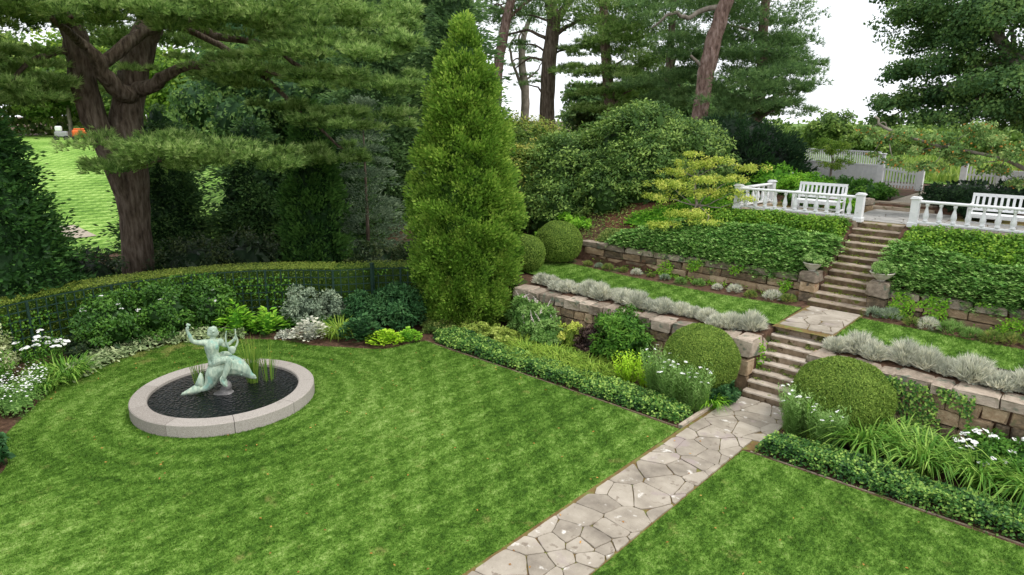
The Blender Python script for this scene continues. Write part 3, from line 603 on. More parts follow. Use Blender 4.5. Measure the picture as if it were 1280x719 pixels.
def fin(name, pts, th):
    P = [Vector(p) for p in pts]; n = len(P); V = [p+Vector((0, -th/2, 0)) for p in P]+[p+Vector((0, th/2, 0)) for p in P]
    c0 = sum(P, Vector())/n; V += [c0+Vector((0, -th*1.3, 0)), c0+Vector((0, th*1.3, 0))]
    Fc = [(i, (i+1) % n, 2*n) for i in range(n)]+[(n+(i+1) % n, n+i, 2*n+1) for i in range(n)]+[(i, n+i, n+(i+1) % n, (i+1) % n) for i in range(n)]
    return MB().add(V, Fc).build(name, M['verdigris'], statue, smooth=True)
fin('tail_fluke', [(-.50, -.02, .24), (-.58, -.02, .19), (-.8, -.03, .18), (-1.02, -.04, .21), (-.98, -.04, .26), (-.84, -.03, .33), (-.66, -.02, .42), (-.54, -.02, .36)], .05)
fin('tail_fluke', [(-.48, .02, .25), (-.54, .0, .34), (-.66, -.02, .43), (-.6, .0, .54), (-.50, .04, .74), (-.45, .04, .68), (-.42, .03, .48), (-.42, .02, .3)], .05)
fin('side_fin', [(.1, -.27, .66), (.0, -.28, .68), (-.05, -.31, .6), (-.03, -.36, .5), (.05, -.4, .4), (.12, -.38, .4), (.14, -.32, .5)], .035)
fin('side_fin', [(.2, .24, .66), (.3, .24, .66), (.36, .3, .52), (.34, .35, .42), (.26, .34, .46)], .03)
body = [tb((-.10, 0, .98, .16), (-.13, 0, 1.12, .145), (-.15, 0, 1.22, .14), (-.15, 0, 1.36, .17), (-.13, 0, 1.48, .155), (-.11, 0, 1.55, .08)),
        E_(-.27, 0, 1.49, .10, .1, .085), E_(.03, 0, 1.47, .1, .1, .085), E_(-.14, -.09, 1.4, .14, .08, .11),
        tb((-.11, 0, 1.52, .066), (-.10, -.0, 1.62, .062)), E_(-.08, 0, 1.715, .105, .092, .125),
        tb((-.28, 0, 1.50, .075), (-.42, -.02, 1.52, .062), (-.54, -.04, 1.58, .05), (-.58, -.05, 1.70, .045), (-.62, -.06, 1.83, .034), (-.62, -.06, 1.87, .04)),
        tb((.03, 0, 1.48, .072), (.13, .0, 1.38, .058), (.21, -.02, 1.39, .048), (.30, -.04, 1.46, .038), (.34, -.05, 1.49, .04)),
        E_(-.14, -.02, .98, .13, .15, .13),
        tb((-.10, -.1, 1.0, .11), (.02, -.19, 1.07, .1), (.16, -.26, 1.09, .085), (.18, -.29, 1.03, .078), (.12, -.3, .86, .078), (.05, -.31, .7, .055), (.01, -.31, .6, .042), (.04, -.33, .53, .04), (.09, -.35, .46, .025)),
        tb((-.08, .12, .98, .13), (.08, .22, 1.04, .11), (.2, .3, 1.0, .085), (.17, .33, .8, .07), (.1, .33, .6, .04), (.14, .33, .5, .035)),
        E_(.015, -.0, 1.70, .028, .02, .03), E_(-.0, 0, 1.655, .03, .03, .016), E_(-.09, -.09, 1.70, .02, .016, .032), E_(0.0, -.045, 1.735, .03, .018, .016), E_(0.0, .045, 1.735, .03, .018, .016)]
def hand(c, dr, curl, seg=.03):
    o = [E_(c[0], c[1], c[2], .04, .034, .045)]; dr = Vector(dr).normalized(); sd = Vector((0, 1, 0))
    for k, L_ in enumerate((.055, .065, .062, .05)):
        b_ = Vector(c)+sd*(k-1.5)*.019+dr*.03; p1 = b_+dr*L_*.5; p2 = p1+(dr+Vector(curl)).normalized()*L_*.5
        o.append(('t', [(*b_, .0105), (*p1, .010), (*p2, .0085)]))
    b_ = Vector(c)-sd*.035; o.append(('t', [(*b_, .012), (*(b_+dr*.02-sd*.02+Vector(curl)*.02), .011), (*(b_+dr*.045-sd*.015+Vector(curl)*.03), .009)]))
    return o
body += hand((-.615, -.06, 1.90), (.25, 0, 1), (1.1, 0, 0)); body += hand((.36, -.05, 1.51), (.2, 0, .9), (-.8, 0, .1))
organic('rider', body, .0125, M['verdigris'], statue, 4)
hair = [E_(-.095, 0, 1.755, .112, .1, .1), E_(-.14, 0, 1.70, .085, .09, .08)]
for k in range(26):
    a = random.uniform(0, 2*math.pi); e = random.uniform(-.2, 1.4); hair.append(E_(-.095-abs(math.cos(a))*math.cos(e)*.1*(1 if math.cos(a) > .3 else -1)*-1*(-1)*.9, math.sin(a)*math.cos(e)*.092, 1.755+math.sin(e)*.095, .028, .028, .028))
organic('hair', hair, .012, M['verdigris'], statue, 1)
MB().tube(spline([(.20, -.06, 1.74, .011), (.17, -.06, 1.6, .017), (.17, -.06, 1.44, .022), (.21, -.06, 1.32, .026), (.29, -.06, 1.27, .03), (.37, -.06, 1.33, .026), (.42, -.06, 1.46, .022), (.39, -.06, 1.6, .017), (.395, -.06, 1.76, .011)], 4), 8).build('lyre', M['verdigris'], statue, smooth=True)
organic('lyre_body', [E_(.28, -.07, 1.27, .095, .04, .085), E_(.29, -.07, 1.22, .06, .035, .07)], .012, M['verdigris'], statue)
organic('held_shell', [E_(-.585, -.06, 1.975, .055, .035, .03), E_(-.60, -.06, 2.0, .03, .03, .025)], .01, M['verdigris'], statue)
organic('base_rock', [E_(.08, 0, .12, .16, .16, .2), E_(.12, -.08, .3, .12, .12, .16), E_(.02, .05, .05, .28, .2, .07), E_(.25, -.18, .0, .22, .1, .05), E_(-.05, -.25, -.0, .2, .09, .05)], .03, M['rock'], statue, 1)
for nm in ('rider', 'hair', 'lyre', 'lyre_body', 'held_shell'):
    o = bpy.data.objects[nm]; o.scale = (1.13,)*3; o.location = (.12*.13, 0, -.98*.13)
# reeds standing in the basin
def blade_clump(lv, c, n, r, L, W, lean, droop, tone=(.3, .8)):
    a = rng.uniform(0, 2*math.pi, n); q = np.sqrt(rng.uniform(0, 1, n))*r
    P = np.c_[c[0]+np.cos(a)*q, c[1]+np.sin(a)*q, np.full(n, c[2])]
    lv.blades(P, a+rng.normal(size=n)*.6, L*rng.uniform(.6, 1.1, n), W, rng.uniform(lean[0], lean[1], n), rng.uniform(droop[0], droop[1], n), rng.uniform(*tone, n))
for (x, y, n, L_, lab) in ((.55, .42, 120, 1.25, 'tall clump of green reeds in the basin behind the dolphin head'), (.88, .38, 34, 1.2, 'thin sparse clump of reeds in the basin nearest the right rim'), (-.52, .38, 40, 1.15, 'narrow clump of reeds in the basin behind the dolphin tail')):
    lv = Leaves(); ca, sa = math.cos(rad(67.3)), math.sin(rad(67.3)); c = (FC[0]+.1+x*ca-y*sa, FC[1]+x*sa+y*ca, .12)
    blade_clump(lv, c, n, .12 if n > 20 else .06, L_, .013, (0, .35), (0, .15)); o = lv.build('reeds', M['reed']); tag(o, lab, 'reeds')

# ------------------------------------------------------------ hedge and trellis
HC = np.array([-13.5, 5.6])
def arc(r, a0, a1, n): a = np.linspace(rad(a0), rad(a1), n); return np.c_[HC[0]+r*np.cos(a), HC[1]+r*np.sin(a)]
front = np.vstack([arc(6.45, 262, 125, 46), [[-16.6, 11.9], [-16.0, 12.6], [-15.4, 13.1]]])
def offs(P, d):
    T = np.gradient(P, axis=0); T /= np.linalg.norm(T, axis=1, keepdims=True); Nn = np.c_[T[:, 1], -T[:, 0]]
    sgn = -1 if (Nn[10]@(P[10]-HC)) < 0 else 1
    return P+Nn*d*sgn
back = offs(front, 1.05)
hedge = thing('clipped_hedge', 'long clipped hedge curving behind the fountain with a flat top', 'hedge', (-19.9, 6, 0))
HH = 1.58
lv = Leaves()
def strip_pts(A, B_, n):   # random points between two equally long polylines
    i = rng.uniform(0, len(A)-1.001, n); k = i.astype(int); f = (i-k)[:, None]; t_ = rng.uniform(0, 1, n)[:, None]
    a = A[k]*(1-f)+A[k+1]*f; b_ = B_[k]*(1-f)+B_[k+1]*f; return a*(1-t_)+b_*t_, nz(b_-a)
f0 = offs(front, .06); b0 = back
lo = np.array([19.9, 6, 0])*[1, -1, 1]
def hb(A, B_, n, zf, nrm, L_, W_, tone):
    P, D = strip_pts(A, B_, n)
V = []; nF = len(front)
core_prof = [(.12, 0), (.12, HH-.05), (.95, HH-.05), (.95, 0)]
for d, z in core_prof:
    p = offs(front, d); V.append(np.c_[p, np.full(nF, z)])
V = np.concatenate(V); Fq = []
for a in range(3):
    for i in range(nF-1): Fq.append((a*nF+i, a*nF+i+1, (a+1)*nF+i+1, (a+1)*nF+i))
V_off = V-np.array([-19.9, 6, 0])
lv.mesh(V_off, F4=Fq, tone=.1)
P2, _ = strip_pts(offs(front, .05), back, 26000); n = len(P2)
und = np.array([mnoise.noise(Vector((x*.8, y*.8, 3)))*.018 for x, y in P2[::10]]).repeat(10)[:n]
P = np.c_[P2, HH-.02+und+rng.normal(size=n)*.010]-[-19.9, 6, 0]
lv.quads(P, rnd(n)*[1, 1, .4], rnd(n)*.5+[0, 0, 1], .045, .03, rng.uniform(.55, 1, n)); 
P2, D = strip_pts(offs(front, .02), offs(front, .1), 20000); n = len(P2); T_ = offs(front, 1)-front
P = np.c_[P2, rng.uniform(.02, HH, n)]-[-19.9, 6, 0]; out_ = np.c_[HC-P2, np.zeros(n)]; P += nz(out_)*rng.normal(size=(n, 1))*.02
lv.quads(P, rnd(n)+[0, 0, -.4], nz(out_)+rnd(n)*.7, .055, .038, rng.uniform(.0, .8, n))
lv.build('foliage', M['hedge'], hedge)
tre = thing('trellis', 'dark green lattice trellis standing against the curved hedge', 'trellis', (0, 0, 0))
tp = offs(front, -.12); seg = np.linalg.norm(np.diff(tp, axis=0), axis=1); cum = np.r_[0, np.cumsum(seg)]
def tat(s_): return np.array([np.interp(s_, cum, tp[:, 0]), np.interp(s_, cum, tp[:, 1])])
for z in np.arange(.2, 1.56, .225):
    mb = MB()
    for i in range(len(tp)-1): mb.bar((*tp[i], z), (*tp[i+1], z), .016, .028)
    mb.build('horizontal_bar', M['trellis'], tre)
s0 = 3.0; me_v = MB().box(-.014, .014, -.010, .010, 0, 1.52).mesh('vertical_bar', M['trellis']); k = 0
while s0 < cum[-1]-.05:
    p = tat(s0); q = tat(s0+.05); az = math.atan2(q[1]-p[1], q[0]-p[0])
    if k % 9 == 0: MB().box(-.03, .03, -.025, .025, 0, 1.57, .005).build('post', M['trellis'], tre, loc=(*p, 0), rot=(0, 0, az))
    else: link('vertical_bar', me_v, tre, loc=(*p, 0), rot=(0, 0, az))
    s0 += .225; k += 1
MB().box(-.05, .05, -.05, .05, 0, 1.72, .01).box(-.06, .06, -.06, .06, 1.72, 1.75, .01).build('corner_post', M['trellis'], tre, loc=(-16.45, 11.75, 0))

# ------------------------------------------------------------ plant generators
def blob_leaves(lv, c, r, n, L, W, K=40, cr=.18, up_=.4, tone=(.2, .9), tri=False, low=-.3, core=True, inner=.75, corek=.8, tvar=.25, rot=0):
    c = np.asarray(c, float); r = np.asarray(r, float)*np.ones(3)
    D = rnd(K*3); D = D[D[:, 2] > low][:K]; K = len(D)
    fc = rng.uniform(inner, 1.0, K); ct = rng.uniform(-tvar, tvar, K)
    k = rng.integers(0, K, n); off = rng.normal(size=(n, 3)); off = nz(off)*rng.uniform(.2, 1, (n, 1))**.5
    out_ = nz(D[k]*.7+off*.8)
    P = D[k]*fc[k][:, None]*r+off*cr*r.mean()*np.array([1, 1, .7])
    if rot: ca, sa = math.cos(rot), math.sin(rot); P = np.c_[P[:, 0]*ca-P[:, 1]*sa, P[:, 0]*sa+P[:, 1]*ca, P[:, 2]]
    P = P+c
    N_ = nz(out_*.7+[0, 0, up_]+rnd(n)*.55); T = nz(np.cross(N_, rnd(n))+out_*.3)
    t_ = rng.uniform(*tone, n)*.6+(tone[0]+tone[1])*.2+ct[k]+off[:, 2]*.12
    Ls = L*rng.uniform(.7, 1.2, n)
    (lv.tris if tri else lv.quads)(P, T, N_, Ls, W*Ls/L, t_)
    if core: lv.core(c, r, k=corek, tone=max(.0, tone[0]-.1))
def tree(name, label, cat, base, blobs, mat, n, L, W, trunk, bark='bark_grey', group=None, K=30, cr=.3, limbs=True, core=.6, tone=(.2, .9), tri=False, inner=.6, low=-.6):
    root = thing(name, label, cat, base, 0, group); b = np.array(base)
    lv = Leaves(); tot = sum(q[3]*q[4] if len(q) > 4 else q[3]**2 for q in blobs)
    for q in blobs:
        rr = q[3:6] if len(q) > 4 else (q[3],)*3; wt = (q[3]*q[4] if len(q) > 4 else q[3]**2)/tot
        rot = math.atan2(-q[0], q[1]) if len(q) > 4 else 0
        blob_leaves(lv, np.array(q[:3])-b, rr, int(n*wt), L, W, K=K, cr=cr, core=core > 0, corek=core, tone=tone, tri=tri, inner=inner, rot=rot, low=low)
    lv.build('crown', M[mat], root)
    if trunk:
        mb = MB(); tpts = [tuple(np.array(p[:3])-b)+(p[3],) for p in trunk]; mb.tube(spline(tpts, 4, .02), 10, .06); mb.build('trunk', M[bark], root, smooth=True)
        if limbs:
            P = np.array([t_[:3] for t_ in tpts])
            for q in blobs:
                e = np.array(q[:3])-b; j = int(np.argmin(np.linalg.norm(P-e*[1, 1, .75], axis=1))); s_ = P[j]; mid = (s_+e)/2+rng.normal(size=3)*.15
                r0 = min(tpts[j][3]*.45, .16); MB().tube(spline([(*s_, r0), (*mid, r0*.7), (*e, r0*.25)], 4, .02), 6, .05).build('limb', M[bark], root, smooth=True)
    return root
def pads(lv, pl, b, dens, m, L, W, tone=(.25, .9), spread=.55, K=14, cr=.34):
    """flat layered sprays of needle tufts, as on pine boughs"""
    for q in pl:
        c = np.array(q[:3])-b; rx, ry, rz = q[3:6]; n = int(dens*rx*ry*math.pi)
        rot = math.atan2(-q[0], q[1]); ca, sa = math.cos(rot), math.sin(rot)
        k_ = max(5, int(K*rx*ry/4)); a = rng.uniform(0, 2*math.pi, k_); rr = np.sqrt(rng.uniform(0, 1, k_)); C_ = np.c_[np.cos(a)*rr*rx, np.sin(a)*rr*ry, rng.uniform(-1, 1, k_)*rz*.8]
        kk = rng.integers(0, k_, n); th = rng.uniform(0, 2*math.pi, n); q2 = rng.uniform(0, 1, n)**.6*cr*(.6+rng.uniform(0, .8, k_)[kk])*(rx*ry)**.5
        off = np.c_[np.cos(th)*q2, np.sin(th)*q2, rng.normal(size=n)*rz*.16-q2*q2*.10]
        P = C_[kk]+off; D = np.c_[np.cos(th)*.7+C_[kk, 0]/rx*.4, np.sin(th)*.7+C_[kk, 1]/ry*.4, np.full(n, .55)]
        R = np.array([[ca, -sa, 0], [sa, ca, 0], [0, 0, 1]]).T
        lv.tufts(P@R+c, D@R, m, L, W, spread, np.clip(rng.uniform(*tone, n)*.7+.1+off[:, 2]/rz*.2+rng.uniform(-.12, .12, k_)[kk], 0, 1))
def conic(name, label, cat, base, H, R, n, L, W, mat, prof=None, tiers=0, droop=.2, upw=.5, K=260, cr=.2, group=None, bark='bark_grey', tr=.12, core=.72, tone=(.15, .9), sub=None, lump=.1):
    root = thing(name, label, cat, base, 0, group); prof = prof or (lambda t_: (1-t_)**.8)
    lv = Leaves(); t_ = rng.uniform(0, 1, K*6); keep = rng.uniform(0, 1, K*6) < np.array([prof(x) for x in t_]); t_ = t_[keep][:K]; K = len(t_)
    if tiers: t_ = (np.floor(t_*tiers)+.5+rng.normal(size=K)*.33)/tiers; t_ = np.clip(t_, .01, .99)
    az = rng.uniform(0, 2*math.pi, K); pr = np.array([prof(x) for x in t_])*R; fr = rng.uniform(.75, 1.0+lump, K)
    C_ = np.c_[np.cos(az)*pr*fr, np.sin(az)*pr*fr, t_*H]
    k = rng.integers(0, K, n); off = nz(rng.normal(size=(n, 3)))*rng.uniform(.1, 1, (n, 1))**.6*cr*np.array([1, 1, 1.0 if not tiers else .35])
    if tiers:  # branch plates reach in towards the stem
        s_ = rng.uniform(.35, 1, n)[:, None]; Q = C_[k]*np.c_[s_, s_, np.ones(n)]+off; Q[:, 2] -= (s_[:, 0]**2)*droop*pr[k]*.6
    else: Q = C_[k]+off
    O = np.c_[np.cos(az[k]), np.sin(az[k]), np.zeros(n)]; Dr = nz(O*.6+[0, 0, upw]+off/cr*.5+rnd(n)*.35)
    N_ = nz(O*.6+rnd(n)*.7+[0, 0, .35]); Ls = L*rng.uniform(.7, 1.25, n)
    lv.quads(Q, Dr, N_, Ls, W*Ls/L, rng.uniform(*tone, n)*.6+.2*(tone[0]+tone[1])+rng.uniform(-.2, .2, K)[k]+off[:, 2]/cr*.1)
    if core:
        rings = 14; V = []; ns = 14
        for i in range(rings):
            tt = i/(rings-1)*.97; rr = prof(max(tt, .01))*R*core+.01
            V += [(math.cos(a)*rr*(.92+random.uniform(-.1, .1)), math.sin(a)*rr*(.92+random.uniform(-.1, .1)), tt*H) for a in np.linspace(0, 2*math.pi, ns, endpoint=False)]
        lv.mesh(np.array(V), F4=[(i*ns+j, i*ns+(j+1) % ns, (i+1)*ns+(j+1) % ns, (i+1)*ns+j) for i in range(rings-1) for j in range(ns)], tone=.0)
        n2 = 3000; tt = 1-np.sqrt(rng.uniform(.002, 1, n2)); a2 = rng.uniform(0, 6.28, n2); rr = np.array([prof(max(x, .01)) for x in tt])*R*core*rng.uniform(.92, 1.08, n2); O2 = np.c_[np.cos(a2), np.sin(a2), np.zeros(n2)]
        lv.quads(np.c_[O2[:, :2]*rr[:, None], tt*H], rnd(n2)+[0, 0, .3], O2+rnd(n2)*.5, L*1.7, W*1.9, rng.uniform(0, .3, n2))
    lv.build('crown', M[mat], root)
    MB().tube([(0, 0, -.1, tr), (0, 0, H*.4, tr*.7), (0, 0, H*.93, tr*.15)], 8, .05).build('trunk', M[bark], root, smooth=True)
    return root
# ------------------------------------------------------------ trees and large shrubs
def gz(l, s): return float(ground_z(l, s))
aprof = lambda t_: float(np.interp(t_, [0, .05, .15, .27, .42, .55, .67, .8, .9, .97, 1], [.72, .8, .93, 1, 1, .87, .74, .54, .30, .1, .02]))
big = conic('arborvitae', 'tall bright green conical arborvitae at the end of the clipped hedge', 'tree', (-14.15, 13.5, 0), 8.75, 1.42, 95000, .11, .056, 'arbor', prof=aprof, K=1050, cr=.24, upw=.5, tr=.2, core=.68, tone=(.05, .95), lump=.16)

# the large many-stemmed white pine
B_ = np.array([-24.2, 7.6, 0.])
pine = thing('white_pine', 'huge two-stemmed white pine spreading over the hedge, left of the picture', 'tree', tuple(B_))
def limb(name, pts, parent, b, mat='bark_pine', n=8, m=4, wob=.02):
    return MB().tube(spline([(p[0]-b[0], p[1]-b[1], p[2]-b[2], p[3]) for p in pts], m, wob), n, .05).build(name, M[mat], parent, smooth=True)
limb('trunk', [(-24.2, 7.7, -.2, .62), (-24.2, 7.72, .62, .5), (-24.17, 7.88, 3.06, .45), (-24.13, 7.97, 4.36, .47), (-24.23, 7.95, 5.64, .5), (-24.25, 8.19, 6.77, .46), (-24.23, 8.56, 7.9, .44), (-24.14, 9.11, 9.17, .4), (-24.0, 9.48, 10.63, .36), (-23.8, 9.6, 13, .25)], pine, B_, n=14)
limb('trunk', [(-24.2, 7.75, 1.2, .22), (-24.2, 7.7, 2.6, .28), (-24.17, 7.5, 4.25, .35), (-24.15, 7.11, 5.64, .4), (-24.12, 6.88, 6.85, .38), (-24.06, 6.81, 8.0, .36), (-24.08, 6.73, 9.12, .33), (-24.07, 6.74, 10.5, .29), (-24, 6.4, 13, .18)], pine, B_, n=12)
for pts in ([(-23.85, 8.14, 6.69, .3), (-23.59, 7.66, 6.75, .27), (-23.32, 7.19, 7.3, .24), (-23.16, 7.03, 7.74, .2), (-23.07, 6.63, 8.1, .14), (-21.5, 5.6, 8.5, .06)],
            [(-23.92, 8.23, 6.84, .26), (-23.09, 8.48, 6.95, .22), (-22.32, 8.83, 7.35, .16), (-21.55, 9.37, 7.54, .12), (-20.62, 10.19, 7.59, .08), (-19.4, 11, 7.2, .04)],
            [(-23.36, 7.04, 7.41, .2), (-23.34, 7.78, 8.0, .2), (-23.4, 8.79, 8.71, .17), (-22.05, 9.48, 8.91, .13), (-20.85, 9.72, 9.16, .1), (-19, 10, 9.1, .05)],
            [(-23.67, 8.03, 4.51, .10), (-21.99, 8.29, 4.75, .07), (-20.27, 8.56, 4.9, .05), (-19.36, 9.35, 5.0, .03)],
            [(-23.9, 9.2, 9.5, .16), (-21.79, 10.06, 8.5, .12), (-20.28, 10.85, 8.21, .09), (-19.29, 11.58, 7.5, .06), (-17.43, 12.59, 6.9, .04)],
            [(-24.1, 6.8, 8.6, .16), (-22, 6, 8.9, .1), (-20.2, 5.7, 8.4, .05)], [(-24.1, 6.9, 8.0, .14), (-23.6, 5.6, 7.6, .08), (-23.4, 4.8, 6.8, .04)],
            [(-24, 9, 9.4, .14), (-22, 11, 7.8, .09), (-20.3, 12.7, 5.6, .05), (-19.8, 13.3, 4.9, .03)], [(-24.0, 9.5, 10.8, .2), (-21, 9.8, 10.6, .12), (-18.5, 10, 10.2, .06)]):
    limb('limb', pts, pine, B_)
WP = [(-22.6,3.9,8.7,2.0,2.0,.7), (-24.5,3.6,7.6,1.8,1.8,.6), (-23.5,5.2,9.2,1.6,1.6,.5), (-21.6,12.0,6.3,1.3,1.2,.4), (-19.8,8.3,5.1,2.8,1.8,0.6), (-20.6,7.6,5.0,2.0,1.3,0.5), (-19.2,9.6,4.95,1.6,1.2,.45), (-20.2,5.7,8.75,2.45,2.0,0.5), (-19.6,7.6,8.8,2.06,2.0,0.55), (-18.8,9.4,8.6,2.45,2.0,0.6), (-18.3,11.3,9.1,2.25,2.0,0.6), (-17.6,11.8,8.0,2.35,1.8,0.55), (-17.1,12.2,7.0,1.9,1.5,0.5), (-18.1,12.4,6.0,1.9,1.6,0.5), (-20.1,11.2,7.3,2.5,1.8,0.5), (-22.4,11.1,7.7,2.0,2.0,0.5), (-25.4,9.2,8.7,2.49,2.0,0.5), (-23.4,4.7,7.7,1.4,1.8,0.5), (-23.5,4.8,6.7,1.7,2.2,0.6), (-26.1,6.8,7.0,1.6,2.0,0.4), (-17.6,13.5,8.3,1.3,1.4,0.45), (-22.1,7.6,7.4,0.55,.5,0.14), (-21.7,4.2,8.5,1.5,1.8,0.6), (-18.5,13.6,9.2,1.8,2.0,0.6), (-20.1,13.1,4.9,1.4,1.6,0.45), (-19.6,9.9,10.4,3.0,2.4,0.6), (-21.5,6.0,10.6,2.4,2.4,0.6), (-24, 8, 13, 4, 4, .8), (-26.5, 4.5, 9.3, 2.5, 2.5, .6)]; WP = [(*q[:5], q[5]*(.72 if q[2] > 5.5 else .9)) for q in WP]
lv = Leaves(); pads(lv, WP, B_, 165, 8, .2, .024, K=24, cr=.25, tone=(.05, 1), spread=.62); lv.build('crown', M['needle'], pine)

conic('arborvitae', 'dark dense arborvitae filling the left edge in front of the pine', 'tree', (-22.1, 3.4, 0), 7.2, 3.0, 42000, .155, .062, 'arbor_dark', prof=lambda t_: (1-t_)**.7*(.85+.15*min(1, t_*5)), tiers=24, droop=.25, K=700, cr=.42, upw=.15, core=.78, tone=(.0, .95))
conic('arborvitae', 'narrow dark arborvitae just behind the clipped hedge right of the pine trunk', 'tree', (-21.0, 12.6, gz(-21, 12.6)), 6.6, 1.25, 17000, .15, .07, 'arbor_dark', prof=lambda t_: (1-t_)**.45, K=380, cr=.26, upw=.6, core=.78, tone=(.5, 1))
conic('spruce_tree', 'young blue-green spruce with open tiers between two dark conifers', 'tree', (-20.6, 14.6, .1), 6.8, 1.9, 15000, .14, .035, 'spruce', tiers=13, K=190, cr=.34, upw=.25, core=0, droop=.15, tr=.09, prof=lambda t_: (1-t_)**.75*.95+.05, bark='bark_pine')
for (l, s, H, R, n, lab) in ((-27.2, 10.0, 6.4, 2.6, 16000, 'dark drooping hemlock directly behind the pine trunk, right side'), (-26.3, 13.2, 6.2, 3.0, 18000, 'dark drooping hemlock in the middle of the shade beyond the pine bough'), (-24.6, 15.8, 6.6, 2.6, 14000, 'dark hemlock behind the narrow arborvitae')):
    conic('hemlock_tree', lab, 'tree', (l, s, gz(l, s)), H, R, n, .2, .07, 'hemlock', tiers=15, K=260, cr=.5, upw=.05, core=.5, droop=.35, tr=.14, group='hemlocks behind the hedge', prof=lambda t_: (1-t_)**.6)
conic('spruce_tree', 'tall dark spruce rising behind the young spruce', 'tree', (-26.2, 19.2, 1.5), 12, 3.6, 19000, .29, .09, 'needle_dark', tiers=20, K=360, cr=.6, upw=.1, core=.45, droop=.3, tr=.2, tone=(0, .75), prof=lambda t_: (1-t_)**.6)
conic('spruce_tree', 'tall dark spruce partly hidden behind the bright arborvitae', 'tree', (-24.0, 22.4, 1.9), 12.5, 3.3, 18000, .29, .09, 'needle_dark', tiers=20, K=340, cr=.6, upw=.1, core=.45, droop=.3, tr=.2, tone=(0, .7), prof=lambda t_: (1-t_)**.6)
# understorey rhododendrons in the shade behind the hedge
def mound(name, label, cat, c, r, n, L, W, mat, K=60, cr=.2, tone=(.2, .9), group=None, low=-.15, corek=.86, **k):
    root = thing(name, label, cat, (c[0], c[1], gz(c[0], c[1]) if len(c) < 3 else c[2]), 0, group); lv = Leaves()
    blob_leaves(lv, (0, 0, r[2]*.35), r, n, L, W, K=K, cr=cr, tone=tone, low=low, corek=corek, inner=.86, rot=math.atan2(-c[0], c[1]), **k)
    lv.build('foliage', M[mat], root)
    mb = MB()
    for q in range(5): a = q*1.3; mb.tube([(0, 0, 0, .03), (math.cos(a)*r[0]*.3, math.sin(a)*r[1]*.3, r[2]*.5, .02)], 5)
    mb.build('stem', M['twig'], root); return root
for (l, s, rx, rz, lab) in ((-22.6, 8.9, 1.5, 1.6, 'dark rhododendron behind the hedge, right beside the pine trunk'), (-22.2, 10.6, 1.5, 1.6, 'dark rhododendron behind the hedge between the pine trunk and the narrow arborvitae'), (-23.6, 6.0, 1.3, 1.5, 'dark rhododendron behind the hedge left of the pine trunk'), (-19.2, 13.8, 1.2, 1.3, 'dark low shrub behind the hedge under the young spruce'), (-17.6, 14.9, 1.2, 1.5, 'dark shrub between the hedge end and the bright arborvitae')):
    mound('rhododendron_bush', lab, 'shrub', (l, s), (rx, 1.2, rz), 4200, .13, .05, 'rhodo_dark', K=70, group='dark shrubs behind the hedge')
# bright rhododendron bank
for (l, s, rx, ry, rz, n, mat, lab) in ((-18.4, 20.6, 1.9, 1.9, 2.3, 13000, 'rhodo_y', 'yellowish rhododendron beside the bright arborvitae'), (-16.4, 21.6, 2.3, 2.2, 2.5, 18000, 'rhodo', 'tall dense rhododendron in the middle of the bank behind the clipped ball'),
        (-14.2, 22.8, 2.4, 2.2, 2.5, 19000, 'rhodo', 'tallest broad rhododendron below the leaning pine'), (-12.6, 23.9, 1.8, 2.0, 2.1, 12000, 'rhodo', 'rhododendron at the right end of the bank behind the yellow maple'),
        (-15.6, 19.9, 1.6, 1.3, 1.6, 8000, 'rhodo', 'lower front rhododendron just behind the clipped ball on the terrace'), (-13.2, 21.4, 1.7, 1.3, 1.6, 8000, 'rhodo', 'lower front rhododendron left of the yellow maple'), (-13.9, 20.3, 1.1, .9, 1.1, 3500, 'rhodo', 'lowest small rhododendron at the foot of the bank'), (-12.2, 21.6, 1.0, .9, 1.1, 3500, 'rhodo', 'low rhododendron shaded by the yellow maple'), (-20.6, 23.0, 2.4, 2.2, 2.6, 11000, 'rhodo_y', 'yellow-green rhododendron furthest back in the bank, under the thin pine trunks')):
    mound('rhododendron_bush', lab, 'shrub', (l, s), (rx, ry, rz), int(n*1.02), .145, .066, mat, K=150, cr=.2, tone=(.05, .95), corek=.86, tvar=.38)
conic('yew_bush', 'wide dark green yew mass left of the white fence', 'shrub', (-12.4, 27.5, 3.4), 2.8, 3.1, 18000, .18, .055, 'yew', prof=lambda t_: (1-t_**2.2)**.6, K=420, cr=.3, upw=.6, core=.82, tr=.1)
# red pine leaning right
b = np.array([-14.55, 28.5, 3.4]); rp_ = thing('red_pine', 'tall leaning red-barked pine rising above the rhododendrons', 'tree', tuple(b))
limb('trunk', [(-14.5, 28.55, 3.2, .42), (-14.55, 28.5, 5.19, .37), (-14.58, 28.48, 5.72, .36), (-14.48, 28.53, 7.45, .35), (-14.38, 28.57, 8.64, .37), (-14.15, 28.7, 9.95, .32), (-13.9, 28.82, 11.07, .3), (-13.5, 29.0, 12.62, .27), (-13.2, 29.2, 15, .16)], rp_, b, 'bark_red', 12)
limb('limb', [(-13.97, 28.79, 10.82, .12), (-14.71, 28.42, 10.72, .12), (-15.04, 27.68, 10.34, .1), (-15.39, 26.91, 10.45, .07), (-16.08, 26.5, 9.89, .04)], rp_, b, 'bark_grey', 6)
limb('limb', [(-14.38, 28.59, 8.2, .1), (-14.69, 28.2, 8.5, .07), (-14.91, 27.9, 8.82, .05)], rp_, b, 'bark_grey', 6)
lv = Leaves(); pads(lv, [(-13.5, 29.3, 15.2, 3, 3, .9), (-16.2, 26.6, 10.9, 1.1, 1.1, .4), (-15.2, 28.2, 13, 2, 2, .7)], b, 34, 8, .3, .03); lv.build('crown', M['needle_dark'], rp_)
